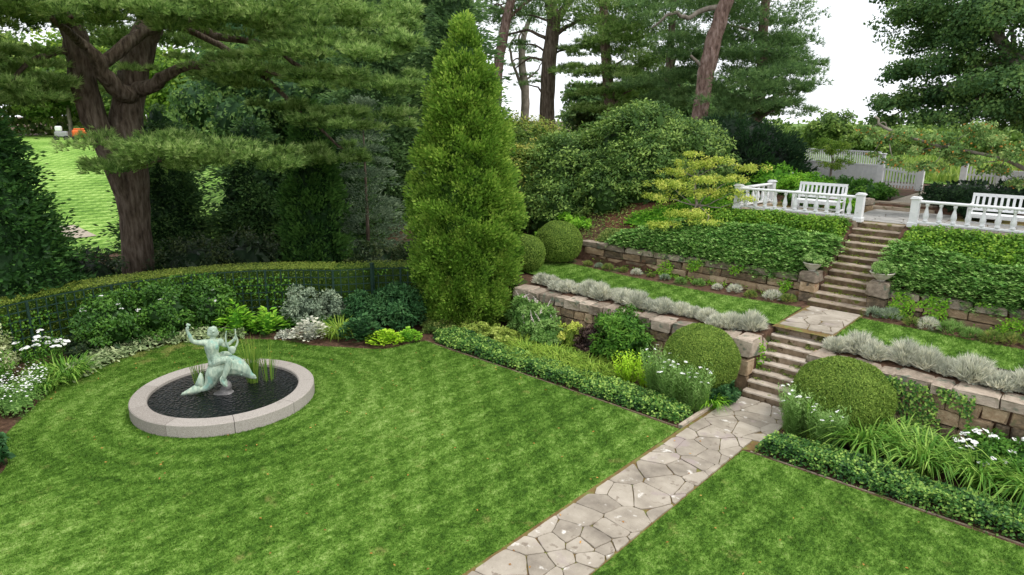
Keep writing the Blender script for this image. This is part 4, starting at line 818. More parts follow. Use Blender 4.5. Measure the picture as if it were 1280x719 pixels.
# soft pine mass right of it
b = np.array([-13.6, 32.4, 3.4]); p2 = thing('white_pine', 'broad soft-needled white pine behind the leaning trunk, against the sky', 'tree', tuple(b))
limb('trunk', [(-13.6, 32.4, 3.2, .35), (-13.6, 32.5, 7.5, .28), (-13.7, 32.4, 12, .2), (-13.7, 32.4, 16, .08)], p2, b, 'bark_red', 10)
RP = [(-15.4,31.4,10.5,1.94,3.0,.9), (-13.8,32.2,11.0,2.4,3.0,.9), (-12.8,32.7,9.9,1.5,2.5,0.6), (-14.0,32.1,9.4,2.2,3.0,0.7), (-12.4,32.8,8.6,1.3,2.0,0.5), (-13.2,31.9,7.9,2.1,3.0,0.6), (-12.2,32.9,7.4,1.1,2.0,0.45), (-14.3,31.4,8.1,1.91,3.0,0.7), (-12.4,31.8,6.6,1.4,2.0,0.45), (-14.3,30.8,6.6,1.88,3.0,0.7), (-12.9,31.5,6.8,1.5,3.0,0.5), (-14.6,31.8,12.2,3.0,4.0,.9), (-13.6,33.4,9.3,1.8,3.0,0.6), (-16.4,32.0,9.5,1.33,3.0,.9), (-16.4, 32, 7.5, 1.6, 2.5, .7), (-14.5, 32, 13.6, 2, 2, .7)]
lv = Leaves(); pads(lv, RP, b, 62, 7, .27, .03, K=14, tone=(.1, .9), spread=.8); lv.build('crown', M['needle_dark'], p2)
for q in RP[::2]: limb('limb', [(b[0], b[1]+.1, q[2]-.6, .1), ((b[0]+q[0])/2, (b[1]+q[1])/2, q[2]-.2, .07), (q[0], q[1], q[2], .03)], p2, b, 'bark_grey', 5, 3)
# thin pines in the middle distance, with sky between them
CP = [(-33.6,34.0,13.2,2.2,2.4,1.1), (-32.4,35.4,12.9,2.1,3.0,0.6), (-28.7,35.9,13.3,2.8,3.0,0.8), (-27.9,36.6,12.1,1.8,2.0,0.6), (-28.7,35.9,14.8,5.4,4.0,1.2), (-27.6,36.8,10.4,1.3,1.8,0.3), (-30.6, 34.5, 10.9, 1.0, 1.2, .25), (-29.6, 34.0, 8.3, .8, 1, .2)]
DP = [(-23, 35.5, 11.3, 2.6, 2.6, .7), (-21.5, 35.2, 9.0, 2, 2.4, .6), (-24.2, 35, 7.2, 1.6, 1.6, .5), (-25.9,35.6,12.5,2.3,3.0,1.1), (-23.2,35.0,11.9,2.2,3.0,1.1), (-26.0,35.5,10.4,1.5,2.0,0.35), (-23.5,34.8,10.6,2.2,3.0,0.5), (-22.3,35.6,9.7,2.2,3.0,0.6), (-23.8,34.6,8.8,2.4,3.0,0.45), (-26.0,34.3,9.1,1.5,2.0,0.28), (-22.6,35.4,7.9,2.4,3.0,0.4), (-21.7,36.0,13.6,5.0,4.0,1.1), (-25.5,35.8,7.9,2.2,2.0,0.45), (-24, 35.5, 6.8, 2.6, 2, .4)]
EP = [(-20.2,34.5,11.4,2.1,3.0,1.2), (-20.4,34.4,8.3,2.1,3.0,0.5), (-18.4,33.2,9.7,1.5,3.0,0.8), (-18.3,33.3,8.5,1.3,3.0,0.6), (-19.5, 34, 7, 2, 2, .6), (-17.6, 33, 7.3, 1.6, 2, .6), (-19.5, 34, 13.5, 2.4, 2.4, .9)]
FP = [(-36.6,41.0,11.4,1.4,2.0,0.22), (-35.7,41.8,10.6,0.9,1.6,0.2), (-35.1,38.9,12.3,1.3,2.0,0.35), (-36.2,41.4,9.4,1.1,1.6,0.18), (-37.4, 40.5, 10.2, .8, 1, .16), (-36.4, 41.3, 13.9, 2.2, 2, .5)]
for (label, base, trunks, P_, bark, mt_, dens) in (
    ('pine with a stout dark forked trunk standing against the white sky', (-28.6, 34.75, 3.3), [[(-28.58, 34.76, 3.1, .55), (-28.58, 34.76, 5.51, .5), (-28.61, 34.73, 7.28, .48), (-28.54, 34.8, 10.0, .46), (-28.37, 34.93, 11.93, .42), (-28.55, 34.78, 13.34, .38), (-28.32, 34.97, 15.19, .3)], [(-28.44, 34.87, 11.54, .3), (-27.99, 35.23, 12.64, .24), (-27.31, 35.77, 13.8, .18)], [(-28.36, 34.94, 11.21, .18), (-27.46, 35.65, 11.92, .12), (-26.67, 36.25, 12.39, .08)], [(-28.6, 34.7, 11.0, .14), (-30, 34.2, 11.6, .09), (-31.5, 34, 11.4, .05)], [(-28.6, 34.7, 9.6, .1), (-29.6, 34.2, 9.9, .07), (-30.7, 34, 9.3, .04)]], CP, 'bark_pine', 'needle_dark', 42),
    ('reddish pine trunk leaning right, just behind the tip of the arborvitae', (-31.2, 32.5, 3.2), [[(-31.3, 32.4, 3.1, .4), (-31.1, 32.5, 6, .36), (-31.0, 32.62, 9.0, .33), (-30.82, 32.79, 10.95, .32), (-30.6, 33.0, 12.39, .3), (-30.2, 33.36, 14.73, .26)], [(-30.67, 32.93, 12.15, .14), (-30.0, 33.54, 12.86, .1), (-29.06, 34.36, 13.81, .07)]], [(-30.0, 33.5, 15, 2, 2, .7), (-31.8, 33, 13.3, 1.6, 1.6, .6)], 'bark_red', 'needle_dark', 42),
    ('pale slender pine with a forked bare trunk seen against the sky', (-36.3, 41.3, 3.4), [[(-36.3, 41.3, 3.2, .36), (-36.31, 41.31, 6.01, .34), (-36.33, 41.29, 8.47, .33), (-36.54, 41.1, 10.58, .28), (-36.42, 41.21, 12.36, .22), (-36.01, 41.57, 13.82, .15)], [(-36.38, 41.25, 7.98, .15), (-36.86, 40.82, 9.68, .12), (-37.25, 40.47, 11.46, .1), (-36.88, 40.8, 12.35, .06)], [(-36.49, 41.15, 10.28, .14), (-36.74, 40.93, 12.06, .1), (-36.43, 41.21, 12.94, .06)], [(-36.4, 41.2, 9, .1), (-35.6, 41.8, 9.7, .07), (-35.2, 42, 10.4, .04)]], FP, 'bark_grey', 'needle_dark', 30),
    ('layered pine with flat boughs left of the leaning red pine', (-23.7, 34.7, 3.4), [[(-23.6, 34.7, 3.2, .38), (-23.67, 34.7, 6.52, .34), (-23.87, 34.56, 8.83, .32), (-24.1, 34.4, 11.08, .28), (-24.31, 34.25, 14.5, .18)]], DP, 'bark_red', 'needle', 75),
    ('dark pine directly behind the foot of the leaning red pine', (-19.3, 33.8, 3.4), [[(-19.3, 33.8, 3.2, .3), (-19.3, 33.9, 8, .24), (-19.4, 34, 13.6, .12)]], EP, 'bark_pine', 'needle_dark', 85)):
    b = np.array(base); t_ = thing('pine_tree', label, 'tree', base)
    for i, q in enumerate(trunks): limb('trunk' if i == 0 else 'limb', q, t_, b, bark, 10 if i == 0 else 6)
    T0 = np.array(trunks[0])
    for q in P_:
        j = int(np.argmin(abs(T0[:, 2]-(q[2]-.3)))); s_ = T0[j, :3]
        if math.dist(s_[:2], q[:2]) > .5: limb('limb', [(*s_, .09), ((s_[0]+q[0])/2, (s_[1]+q[1])/2, (s_[2]+q[2])/2+.25, .06), (q[0], q[1], q[2]-.1, .03)], t_, b, bark, 5, 3)
    lv = Leaves(); pads(lv, P_, b, dens*.8, 6, .29, .036, K=13, tone=(.1, .95), spread=.7); lv.build('crown', M[mt_], t_)
# right: big maple, small orange-berried tree, yellow maple, young tree by the fence
MP = [(a+(.85 if a < -4 else .2), b_, c_, d_, e_, f_*.85) for a, b_, c_, d_, e_, f_ in [(-7.2,28.1,9.7,1.4,2.2,0.6), (-5.6,28.5,9.8,2.3,2.6,.9), (-3.8,27.7,9.2,2.3,2.6,1.1), (-6.5,28.3,8.8,1.8,2.2,0.6), (-7.1,28.2,7.8,1.2,1.8,0.42), (-4.9,28.6,8.0,2.4,2.6,.85), (-3.4,27.8,7.4,1.9,2.6,.85), (-7.0,28.2,6.7,1.5,1.8,0.36), (-5.7,28.4,7.0,1.8,2.2,0.55), (-4.3,27.9,6.5,1.7,2.2,0.5), (-5.9,27.3,6.2,1.1,1.8,0.28), (-7.8,28.0,10.4,.9,1.6,0.3), (-5.3,28.5,11.2,4.0,3.6,1.0), (-2.9,28.4,6.1,1.3,1.8,0.5), (-1, 28, 9, 2.5, 2.5, 2), (-.6, 27.6, 6.5, 2, 2, 1.2), (-7.9, 28.3, 6.1, .7, 1.2, .2)]]
tree('maple_tree', 'large dark-leaved tree filling the upper right corner', 'tree', (-.9, 27.6, 3.4), MP, 'maple', 85000, .12, .088, [(-.9, 27.6, 3.2, .5), (-1.2, 27.5, 5.2, .42), (-1.9, 27.3, 6.5, .34), (-3.2, 27.6, 8, .2), (-4.6, 28, 9.8, .1)], K=34, cr=.3, core=0, tone=(.05, .9), inner=.3)
FR = [(-5.7,23.3,5.5,.6,.7,0.16), (-5.1,23.4,5.65,.6,.8,0.18), (-4.9,23.5,5.2,.6,.8,0.2), (-4.3,23.6,5.5,.6,.8,0.2), (-3.9,23.6,5.2,.6,.8,0.2), (-5.25,22.9,4.85,0.4,.5,0.14), (-4.4,23.1,4.75,0.55,.7,0.16), (-3.2,23.8,5.55,.7,.8,0.22), (-2.6,23.9,5.2,0.6,.8,0.3), (-6.15,23.2,5.8,0.3,.5,0.1), (-3.5,23.7,4.95,0.55,.7,0.18), (-2.7,23.9,4.7,0.5,.6,0.16), (-1.6,24,5.3,1,1,.4), (-5.9,23.2,5.05,.25,.3,.08), (-3.4,23.6,5.9,.5,.6,.16), (-2.2,23.9,4.35,.4,.4,.12)]
fr_ = tree('crabapple_tree', 'small spreading tree with orange fruit hanging over the gate path', 'tree', (-1.2, 24.3, 3.3), FR, 'fruit', 12500, .095, .05, [(-1.2, 24.3, 3.1, .1), (-1.5, 24.1, 4.3, .08), (-2.6, 23.9, 5.0, .05), (-4.2, 23.6, 5.35, .04), (-5.5, 23.35, 5.75, .05), (-6.0, 23.22, 6.2, .03)], K=18, cr=.32, core=0, tone=(.1, .95), inner=.2)
lv = Leaves()
for q in FR: 
    n = int(60*q[3]); P = np.array(q[:3])-[-1.2, 24.3, 3.3]+rnd(n)*rng.uniform(.5, 1, (n, 1))*np.array(q[3:6]); lv.quads(P, rnd(n), rnd(n), .07, .06, rng.uniform(.2, 1, n))
tag(lv.build('fruit', M['orange_leaf'], fr_), kind='stuff')
YP = [(-10.5,20.5,4.55,.7,.6,0.1), (-10.9,20.3,4.3,.6,.5,0.09), (-9.9,20.8,4.7,0.6,0.5,0.09), (-9.3,21.0,4.5,0.55,0.5,0.09), (-10.8,19.9,3.95,0.8,.6,0.09), (-10.2,20.5,4.1,0.7,.6,0.09), (-9.6,20.8,4.15,0.6,.5,0.08), (-10.4,20.4,3.65,0.8,.6,0.09), (-9.5,20.6,3.75,0.6,.5,.08), (-11.1,19.7,3.5,0.6,0.5,0.07), (-10.1,19.6,3.1,0.7,.6,0.08), (-10.4,19.0,2.75,0.6,0.5,0.07), (-9.6,19.6,2.9,.5,.4,.07), (-9.1,20.4,3.6,.35,.35,.07), (-10.5, 20.5, 4.9, .4, .4, .08)]
tree('japanese_maple', 'small airy maple with yellow-green leaves left of the balustrade', 'tree', (-10.4, 20.4, 2.7), [(q[0]+(q[0]+10.2)*.35, q[1]+(q[1]-20.3)*.3, q[2]+.05, q[3]*1.25, q[4]*1.2, q[5]*1.0) for q in YP], 'yellow', 9000, .085, .042, [(-10.4, 20.4, 2.5, .07), (-10.3, 20.4, 3.3, .055), (-10.5, 20.5, 4.2, .03)], K=16, cr=.3, core=0, tone=(.1, 1), inner=.2)
tree('young_tree', 'slender young tree standing in front of the white fence panel', 'tree', (-8.9, 29.0, 3.42), [(-8.9, 29, 4.9, .7, .6, .35), (-9.2, 29, 5.25, .5, .5, .22), (-8.5, 29.1, 5.1, .5, .5, .2), (-8.9, 29, 4.3, .6, .5, .25), (-8.4, 29, 4.5, .4, .4, .15)], 'broad', 2800, .09, .045, [(-8.9, 29, 3.3, .05), (-8.85, 29, 4.2, .04), (-9.0, 29, 5.2, .02)], K=22, cr=.28, core=0, inner=.2)
# far trees: each one a thing
far = [(-100, 15, 14, 8, 'broad_far'), (-97, 25.5, 10, 6, 'broad_far'), (-106, 20, 13, 7, 'broad_far'), (-94, 32, 12, 7, 'broad_far'), (-112, 30, 15, 8, 'broad'), (-86, 37, 12, 6.5, 'broad'), (-72, 38, 11, 6, 'broad_far'), (-56, 38, 10.5, 5.5, 'broad'), (-52, 4.5, 14, 5, 'maple'),
       (-44, 33, 13, 5.5, 'maple'), (-43.5, 37, 14, 3.6, 'maple'), (-37, 29.5, 13.5, 4.2, 'maple'), (-48, 25, 12, 5.5, 'maple'), (-34, 23, 11, 4.2, 'maple'), (-39, 18.5, 9.5, 3.6, 'maple'), (-33, 26.5, 14, 4, 'needle_dark'), (-31.5, 17, 9, 3.2, 'maple'), (-35, 51, 6.0, 4.2, 'needle_dark'), (-29.5, 50, 6.4, 4.0, 'needle_dark'), (-25.5, 51, 5.6, 4.2, 'needle_dark')]
FARLAB = ['tall tree at the far left end of the row beyond the lawn', 'low rounded tree right above the orange machine', 'broad tree behind the grey machine beyond the far lawn', 'tree behind the pine trunks at the back of the far lawn', 'tallest tree at the very back beyond the far lawn', 'leafy tree beyond the lawn, seen between the two pine stems', 'leafy tree beyond the lawn, seen just right of the pine stems',
        'rear tree glimpsed under the pine crown right of its stems', 'big dark tree at the left picture edge above the dark arborvitae', 'wood tree behind the tall spruces, left one', 'wood tree behind the tip of the bright arborvitae', 'wood tree behind the dark spruces, right one', 'wood tree framed by the curved pine limb', 'wood tree behind the hemlocks, above the pine bough', 'wood tree left of the hemlocks behind the pine trunk', 'dark needle-leaved tree topping the wood left of the arborvitae tip', 'low wood tree directly behind the pine trunk', 'dark low tree filling the gap left of the layered pine', 'dark low tree filling the gap behind the layered pine', 'dark low tree seen just left of the leaning red pine']
for i, (l, s, H, R, mt_) in enumerate(far):
    z = gz(l, s); d = math.hypot(l, s)
    if l < -50: lab = FARLAB[i]; g = 'trees beyond the far lawn'
    else: lab = FARLAB[i]; g = 'trees in the wood behind the conifers'
    bl = [(l, s, z+H*.62, R*.7, R*.7, H*.33)]
    for k in range(7): a = random.uniform(0, 6.28); e = random.uniform(.15, 1); bl.append((l+math.cos(a)*R*.55, s+math.sin(a)*R*.55, z+H*(.18+.66*e), R*.48, R*.48, H*.17))
    tree('leafy_tree', lab, 'tree', (l, s, z), bl, mt_, 6000, .0048*d+.05, .0036*d+.03, [(l, s, z-.2, .28), (l+.2, s, z+H*.4, .2), (l, s+.2, z+H*.8, .08)], K=26, cr=.3, core=.75, limbs=False, group=g, inner=.7, low=-.9)
for (l, s, H, R, mt_, lab) in ((-20, 64, 3.9, 2.2, 'broad_far', 'distant rounded tree left of the sky gap'), (-16.2, 62, 2.1, 2.2, 'broad_far', 'pale distant shrub on the horizon beside the fence'), (-13, 66, 1.9, 3, 'meadow', 'low distant yellow-green thicket above the fence pickets')):
    z = gz(l, s); tree('leafy_tree', lab, 'tree', (l, s, z), [(l, s, z+H*.55, R*.8, R*.8, H*.45), (l+R*.5, s, z+H*.35, R*.5, R*.5, H*.3), (l-R*.5, s, z+H*.35, R*.6, R*.6, H*.32)], mt_, 2500, .3, .2, [(l, s, z-.2, .15), (l, s, z+H*.5, .1)], K=26, core=.75, limbs=False)
# hedge bank that closes the view far behind (woodland edge)
lv = Leaves()
for (x0, y0, x1, y1, h, n, z_) in ((-122, 0, -104, 50, 9, 5500, .9), (-104, 50, -62, 58, 7, 5000, .9), (-62, 58, -34, 78, 3.2, 4500, .5), (-34, 78, -8, 72, 3.1, 4500, .5), (-8, 72, 24, 66, 3.0, 4000, .5)):
    t_ = rng.uniform(0, 1, n); P = np.c_[x0+(x1-x0)*t_, y0+(y1-y0)*t_, np.zeros(n)]+rng.normal(size=(n, 3))*[1.2, 1.2, 0]
    hh = h*(.8+.25*np.sin(t_*19)+.1*np.sin(t_*53)); P[:, 2] = 3.3+rng.uniform(0, 1, n)*hh
    lv.quads(P, rnd(n), rnd(n), z_, z_*.8, rng.uniform(.1, .8, n))
tag(lv.build('distant_wood', M['broad_far']), 'soft mass of foliage closing the view beyond the far lawn', kind='stuff')
#--TREES END--
#--A--
# ------------------------------------------------------------ banks and ground covers
def nse(P, sc, seed=0): return np.array([mnoise.noise(Vector((x*sc, y*sc, seed))) for x, y in P])
def cover(name, label, poly, h, n, L, W, mat, edge=.25, mode='leaf', kind='stuff', tone=(.1, .95), lump=.35, lsc=1.6, base=True, dirn=(0, -1), cat=None, group=None):
    """low foliage following the ground: a rolling leaf surface h high that thins out to its edge"""
    po = np.array(poly); lo, hi = po.min(0), po.max(0)
    def height(P):
        d = np.full(len(P), 9.)
        for i in range(len(po)):
            a, b_ = po[i], po[(i+1) % len(po)]; t_ = np.clip(((P-a)@(b_-a))/max(1e-9, (b_-a)@(b_-a)), 0, 1)[:, None]; d = np.minimum(d, np.linalg.norm(P-(a+(b_-a)*t_), axis=1))
        return h*np.clip(d/edge, .0, 1)**.5*(1+lump*nse(P, lsc, len(label))+lump*.5*nse(P, lsc*3, 2))
    lv = Leaves()
    if base:
        nx = max(3, int((hi[0]-lo[0])/.12)); ny = max(3, int((hi[1]-lo[1])/.12)); X, Y = np.meshgrid(np.linspace(lo[0], hi[0], nx), np.linspace(lo[1], hi[1], ny), indexing='ij'); Q = np.c_[X.ravel(), Y.ravel()]
        ins = in_poly(Q, poly); z = ground_z(Q[:, 0], Q[:, 1])+np.where(ins, height(Q)*.62, -.1)-.02; I = np.arange(nx*ny).reshape(nx, ny); Fq = np.stack([I[:-1, :-1], I[1:, :-1], I[1:, 1:], I[:-1, 1:]], -1).reshape(-1, 4)
        lv.mesh(np.c_[Q, z], F4=Fq[ins[Fq].all(1)], tone=.1)
    P = rng.uniform(lo, hi, (int(n*1.5), 2)); P = P[in_poly(P, poly)][:n]; n = len(P); H_ = height(P); Z = ground_z(P[:, 0], P[:, 1])
    if mode == 'leaf':
        q = rng.uniform(.55, 1.08, n); cl = nse(P, 5, 7)*.35
        lv.quads(np.c_[P, Z+H_*q], rnd(n)*[1, 1, .5], rnd(n)*.55+[0, -.25, .8], L*rng.uniform(.7, 1.2, n), W, rng.uniform(*tone, n)*.8+cl+(q-.8)*.5)
    elif mode == 'spray':     # feathery arching shoots, each a row of leaflets
        m_ = 10; q = rng.uniform(.6, 1.05, n); az = rng.normal(size=n)*.7+math.atan2(dirn[1], dirn[0]); D = nz(np.c_[np.cos(az), np.sin(az), rng.uniform(.15, .8, n)]); S = nz(np.cross(D, [0, 0, 1.]))
        base_ = np.c_[P, Z+H_*q]; tn = rng.uniform(*tone, n)
        for k in range(m_):
            f = k/m_; c = base_+D*L*f+np.c_[np.zeros((n, 2)), -np.full(n, L*.4*f*f)]; s_ = (-1)**k
            lv.tris(c, D*.7+S*s_*.8+rnd(n)*.25, rnd(n)*.4+[0, 0, 1], L*.32*(1-f*.6), L*.13, tn*.8+f*.35)
    o = lv.build(name, M[mat]); tag(o, label, cat, group, kind); return o
cover('juniper', 'feathery creeping juniper spilling over the wall left of the upper steps', [(-12.2, 18.45), (-9, 18.36), (-7, 18.34), (-6.05, 18.36), (-5.66, 18.7), (-5.62, 19.9), (-7, 20.0), (-9.0, 19.95), (-10.6, 19.7), (-12.0, 19.0)], .27, 7500, .46, 0, 'juniper', mode='spray', cat='shrub', kind=None, lump=.6)
cover('juniper', 'feathery creeping juniper spilling over the wall right of the upper steps', [(-4.15, 19.0), (-3.75, 18.38), (-2, 18.34), (0, 18.34), (3, 18.34), (3, 19.8), (0, 19.6), (-2, 19.5), (-3.2, 19.8), (-4.15, 20.0)], .28, 7500, .46, 0, 'juniper', mode='spray', cat='shrub', kind=None, lump=.6)
cover('evergreen_ground_cover', 'glossy low evergreen band below the left balustrade', [(-9.3, 19.6), (-7, 19.85), (-5.62, 19.8), (-5.6, 20.66), (-9.2, 20.66), (-9.9, 20.2)], .34, 9000, .085, .055, 'euon')
cover('evergreen_ground_cover', 'glossy low evergreen band below the right balustrade', [(-4.18, 19.7), (-3, 19.4), (-1.5, 19.2), (0, 19.1), (3, 19.0), (3, 20.66), (-4.1, 20.66)], .36, 15000, .085, .055, 'euon')
cover('low_thyme', 'grey-green low cushion plants on the wall top left of the junipers', [(-13.0, 18.45), (-11.4, 18.35), (-11.0, 18.9), (-12.2, 19.2), (-13.0, 19.1)], .22, 2600, .07, .03, 'thyme')
tag(sheet('red_mulch', [(-13.1, 19.25), (-11.0, 19.0), (-10.2, 19.5), (-9.6, 20.3), (-9.4, 22.5), (-12.5, 22.0), (-14, 20.3)], 0, M['bark_soil'], 'reddish bark mulch under the yellow maple'), kind='structure')
cover('low_leaves', 'low mixed green plants under the yellow maple', [(-12.6, 19.3), (-11.2, 19.4), (-10.0, 20.0), (-9.5, 20.7), (-9.6, 22.5), (-11.0, 22.2), (-11.3, 20.6), (-12.4, 20.0)], .3, 4200, .1, .05, 'bright', lump=.7)
rm = [o for o in bpy.data.objects if o.name.startswith('red_mulch')][0]
bm = bmesh.new(); bm.from_mesh(rm.data); bmesh.ops.subdivide_edges(bm, edges=bm.edges[:], cuts=6, use_grid_fill=True)
for v in bm.verts: v.co.z = gz(v.co.x, v.co.y)+.03
bm.to_mesh(rm.data); bm.free()
iv1 = [(-13.7, 11.75), (-13.2, 11.5), (-12.4, 11.45), (-10, 11.48), (-7.5, 11.48), (-5.86, 11.47), (-5.86, 12.15), (-7.2, 12.3), (-9, 12.3), (-11, 12.35), (-12.6, 12.45), (-13.6, 12.5)]
cover('ivy_edging', 'thick glossy ivy edging along the lawn left of the path', iv1, .23, 23000, .062, .05, 'ivy', edge=.12, lump=.3)
iv2 = [(-4.22, 11.45), (-2, 11.44), (0, 11.43), (3, 11.42), (3, 12.25), (0, 12.3), (-2, 12.3), (-3.6, 12.3), (-4.2, 12.2)]
cover('ivy_edging', 'thick glossy ivy edging along the lawn right of the path', iv2, .25, 20000, .06, .048, 'ivy', edge=.12, lump=.3)
cover('lamb_ear_row', 'row of grey-green woolly leaved plants edging the bed left of the fountain', [(-17.2, 3.75), (-17.9, 3.7), (-18.7, 4.8), (-18.95, 6.2), (-18.6, 7.3), (-17.8, 8.3), (-17.35, 8.0), (-18.0, 7.2), (-18.35, 6.2), (-18.1, 5.2)], .24, 3600, .13, .06, 'lambs', edge=.15)
cover('low_leaves', 'low dark leafy plants at the back of the curved bed', [(-17.3, 8.4), (-18.4, 8.0), (-19.2, 9.0), (-18.2, 10.5), (-17.2, 11.3), (-16.2, 11.9), (-15.4, 12.0), (-16.2, 10.6), (-17, 9.6)], .25, 3500, .1, .05, 'green', edge=.2)
cover('white_alyssum', 'mass of tiny white flowers over fine leaves at the left bed edge', [(-15.6, 2.5), (-16.6, 1.9), (-17.9, 3.0), (-17.5, 3.6), (-16.4, 3.0)], .42, 2600, .07, .03, 'feather', edge=.2)
P = rng.uniform([-17.7, 2.0], [-15.8, 3.4], (420, 2)); P = P[in_poly(P, [(-15.6, 2.5), (-16.6, 1.9), (-17.9, 3.0), (-17.5, 3.6), (-16.4, 3.0)])]
lv = Leaves(); n = len(P); lv.quads(np.c_[P, rng.uniform(.35, .55, n)], rnd(n)*[1, 1, .2], rnd(n)*.3+[0, 0, 1], .05, .05, .5); tag(lv.build('white_blossom', M['petal']), 'tiny white blossoms dotting the left bed edge', kind='stuff')
def creeper(label, l0, l1, s, z0, z1, n, mat='ivy', seed=0, thr=.0, L=.06):
    P = np.c_[rng.uniform(l0, l1, n), rng.uniform(z0, z1, n)]; k = nse(P, 1.6, seed) > thr; P = P[k]; n = len(P); lv = Leaves()
    lv.quads(np.c_[P[:, 0], np.full(n, s)-rng.uniform(.0, .08, n), P[:, 1]], rnd(n)*[1, .3, 1]+[0, 0, -.3], rnd(n)*.5+[0, -1, .4], L, L*.75, rng.uniform(.2, 1, n)); return tag(lv.build('creeper', M[mat]), label, 'creeper')
creeper('green creeper trailing over the lower wall, right of the clipped ball', -2.9, -1.3, 14.04, .35, 1.2, 1500, seed=3, thr=-.12)
creeper('sparse creeper on the upper wall left of the pier', -10.5, -6.0, 18.16, 1.35, 2.0, 2600, 'bright', 4, .12)
creeper('patches of creeper on the upper wall right of the pier', -3.8, .5, 18.16, 1.35, 2.0, 3000, 'bright', 6, .08)
creeper('creeper hanging beside the foot of the right pier', -4.2, -3.4, 18.0, 1.32, 1.6, 500, 'euon', 9, -.2)
creeper('weeds growing from the corner stones left of the lower steps', -5.65, -5.35, 14.5, .3, 1.2, 160, 'bright', 2, -.3)
# climbing leaves threading the trellis
lv = Leaves(); i = rng.uniform(14, len(tp)-2, 5200); k = i.astype(int); f = (i-k)[:, None]; P2 = tp[k]*(1-f)+tp[k+1]*f; z = rng.uniform(.15, 1.6, len(P2)); kp = np.array([mnoise.noise(Vector((a*.8, b_*.8, c*1.3))) for a, b_, c in zip(P2[:, 0], P2[:, 1], z)]) > .1; P2 = P2[kp]; z = z[kp]; n = len(z)
io = nz(np.c_[HC-P2, np.zeros(n)]); lv.quads(np.c_[P2, z]+io*rng.normal(size=(n, 1))*.05, rnd(n)+[0, 0, -.3], io+rnd(n)*.5, .08, .06, rng.uniform(.3, 1, n)); tag(lv.build('climbing_vine', M['green']), 'light green vine climbing through the trellis', 'vine')

# ------------------------------------------------------------ clipped balls, silver clumps, small cushions
def ball(label, c, r, n=48000):
    root = thing('clipped_ball_shrub', label, 'shrub', c); lv = Leaves(); D = rnd(n); D = D[D[:, 2] > -.75]; n = len(D)
    bump_ = 1+.045*np.array([mnoise.noise(Vector(d*2.2)) for d in D]); R_ = np.array(r); P = D*R_*(bump_[:, None]+rng.normal(size=(n, 1))*.007)+[0, 0, r[2]*.92]
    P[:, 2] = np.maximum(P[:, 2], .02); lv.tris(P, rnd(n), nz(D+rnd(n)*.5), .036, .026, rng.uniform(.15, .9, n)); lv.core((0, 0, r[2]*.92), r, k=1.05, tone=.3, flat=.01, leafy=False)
    lv.build('foliage', M['box'], root); MB().tube([(0, 0, -.05, .06), (0, 0, .4, .05)], 7).build('stem', M['twig'], root); return root
ball('large clipped ball shrub left of the lower steps, white flowers in front', (-6.38, 13.38, 0), (.84, .82, .82))
ball('large clipped ball shrub right of the lower steps, behind the strap-leaved clumps', (-3.42, 13.62, 0), (.93, .87, .76), 52000)
ball('clipped ball shrub at the far left end of the grass terrace', (-13.75, 17.45, 1.3), (.80, .78, .74), 20000)
ball('clipped ball shrub half hidden by the bright arborvitae', (-13.75, 15.75, 1.27), (.66, .6, .62), 14000)
def silver(label, c, r, h, group=None, mat='silver', n=240):
    root = thing('silver_shrub', label, 'shrub', c, 0, group); lv = Leaves(); D = rnd(n); D[:, 2] = abs(D[:, 2])*.9+.05; D = nz(D)
    P = D*np.array([r*.75, r*.75, h*.62])*rng.uniform(.6, 1, (n, 1)); lv.tufts(P, D+[0, 0, .9], 9, h*.46, .024, .5, rng.uniform(.1, .95, n)); lv.core((0, 0, h*.12), (r, r, h*.5), k=.55, tone=.0)
    lv.build('foliage', M[mat], root); return root
ORD = ['first', 'second', 'third', 'fourth', 'fifth', 'sixth', 'seventh', 'eighth', 'ninth', 'tenth', 'eleventh', 'twelfth', 'thirteenth', 'fourteenth', 'fifteenth', 'sixteenth', 'seventeenth', 'eighteenth', 'nineteenth', 'twentieth']
for i in range(18): silver(f'silvery low shrub on the left lower wall, {ORD[i]} from the big arborvitae', (-12.4+i*.385+random.uniform(-.06, .06), 14.82+random.uniform(-.14, .16), 1.24), random.uniform(.24, .40), random.choice((.3, .36, .42, .5)), 'silvery shrubs along the left lower wall')
for i in range(14): silver(f'silvery low shrub on the right lower wall, {ORD[i]} from the steps', (-3.98+i*.42+random.uniform(-.07, .07), 14.85+random.uniform(-.14, .16), 1.24), random.uniform(.27, .44), random.choice((.34, .42, .5, .56)), 'silvery shrubs along the right lower wall')
lrow = [(-12.66, 17.68, .13), (-12.25, 17.72, .11), (-11.83, 17.63, .16), (-11.3, 17.75, .12), (-10.8, 17.7, .14), (-10.3, 17.75, .1), (-9.8, 17.7, .13), (-9.22, 17.62, .14), (-8.7, 17.75, .15), (-8.1, 17.7, .12), (-7.6, 17.75, .17), (-7.05, 17.55, .14), (-6.5, 17.72, .2), (-6.1, 17.75, .17)]
rrow = [(-4.02, 17.88, .18), (-3.66, 17.9, .22), (-3.12, 17.65, .16), (-2.8, 17.68, .2), (-2.31, 17.62, .24), (-1.91, 17.55, .19), (-1.53, 17.5, .2), (-1.2, 17.7, .18), (-.7, 17.6, .2), (-.2, 17.6, .18)]
nth = ['first', 'second', 'third', 'fourth', 'fifth', 'sixth', 'seventh', 'eighth', 'ninth', 'tenth', 'eleventh', 'twelfth', 'thirteenth', 'fourteenth']
LABL = [f'{nth[i]} small cushion plant from the clipped ball, under the left upper wall' for i in range(14)]
LABR = ['blue-grey cushion at the foot of the right pier', 'larger blue-grey cushion just right of the right pier']+[f'{nth[i]} small cushion plant from the right pier under the right upper wall' for i in range(2, 10)]
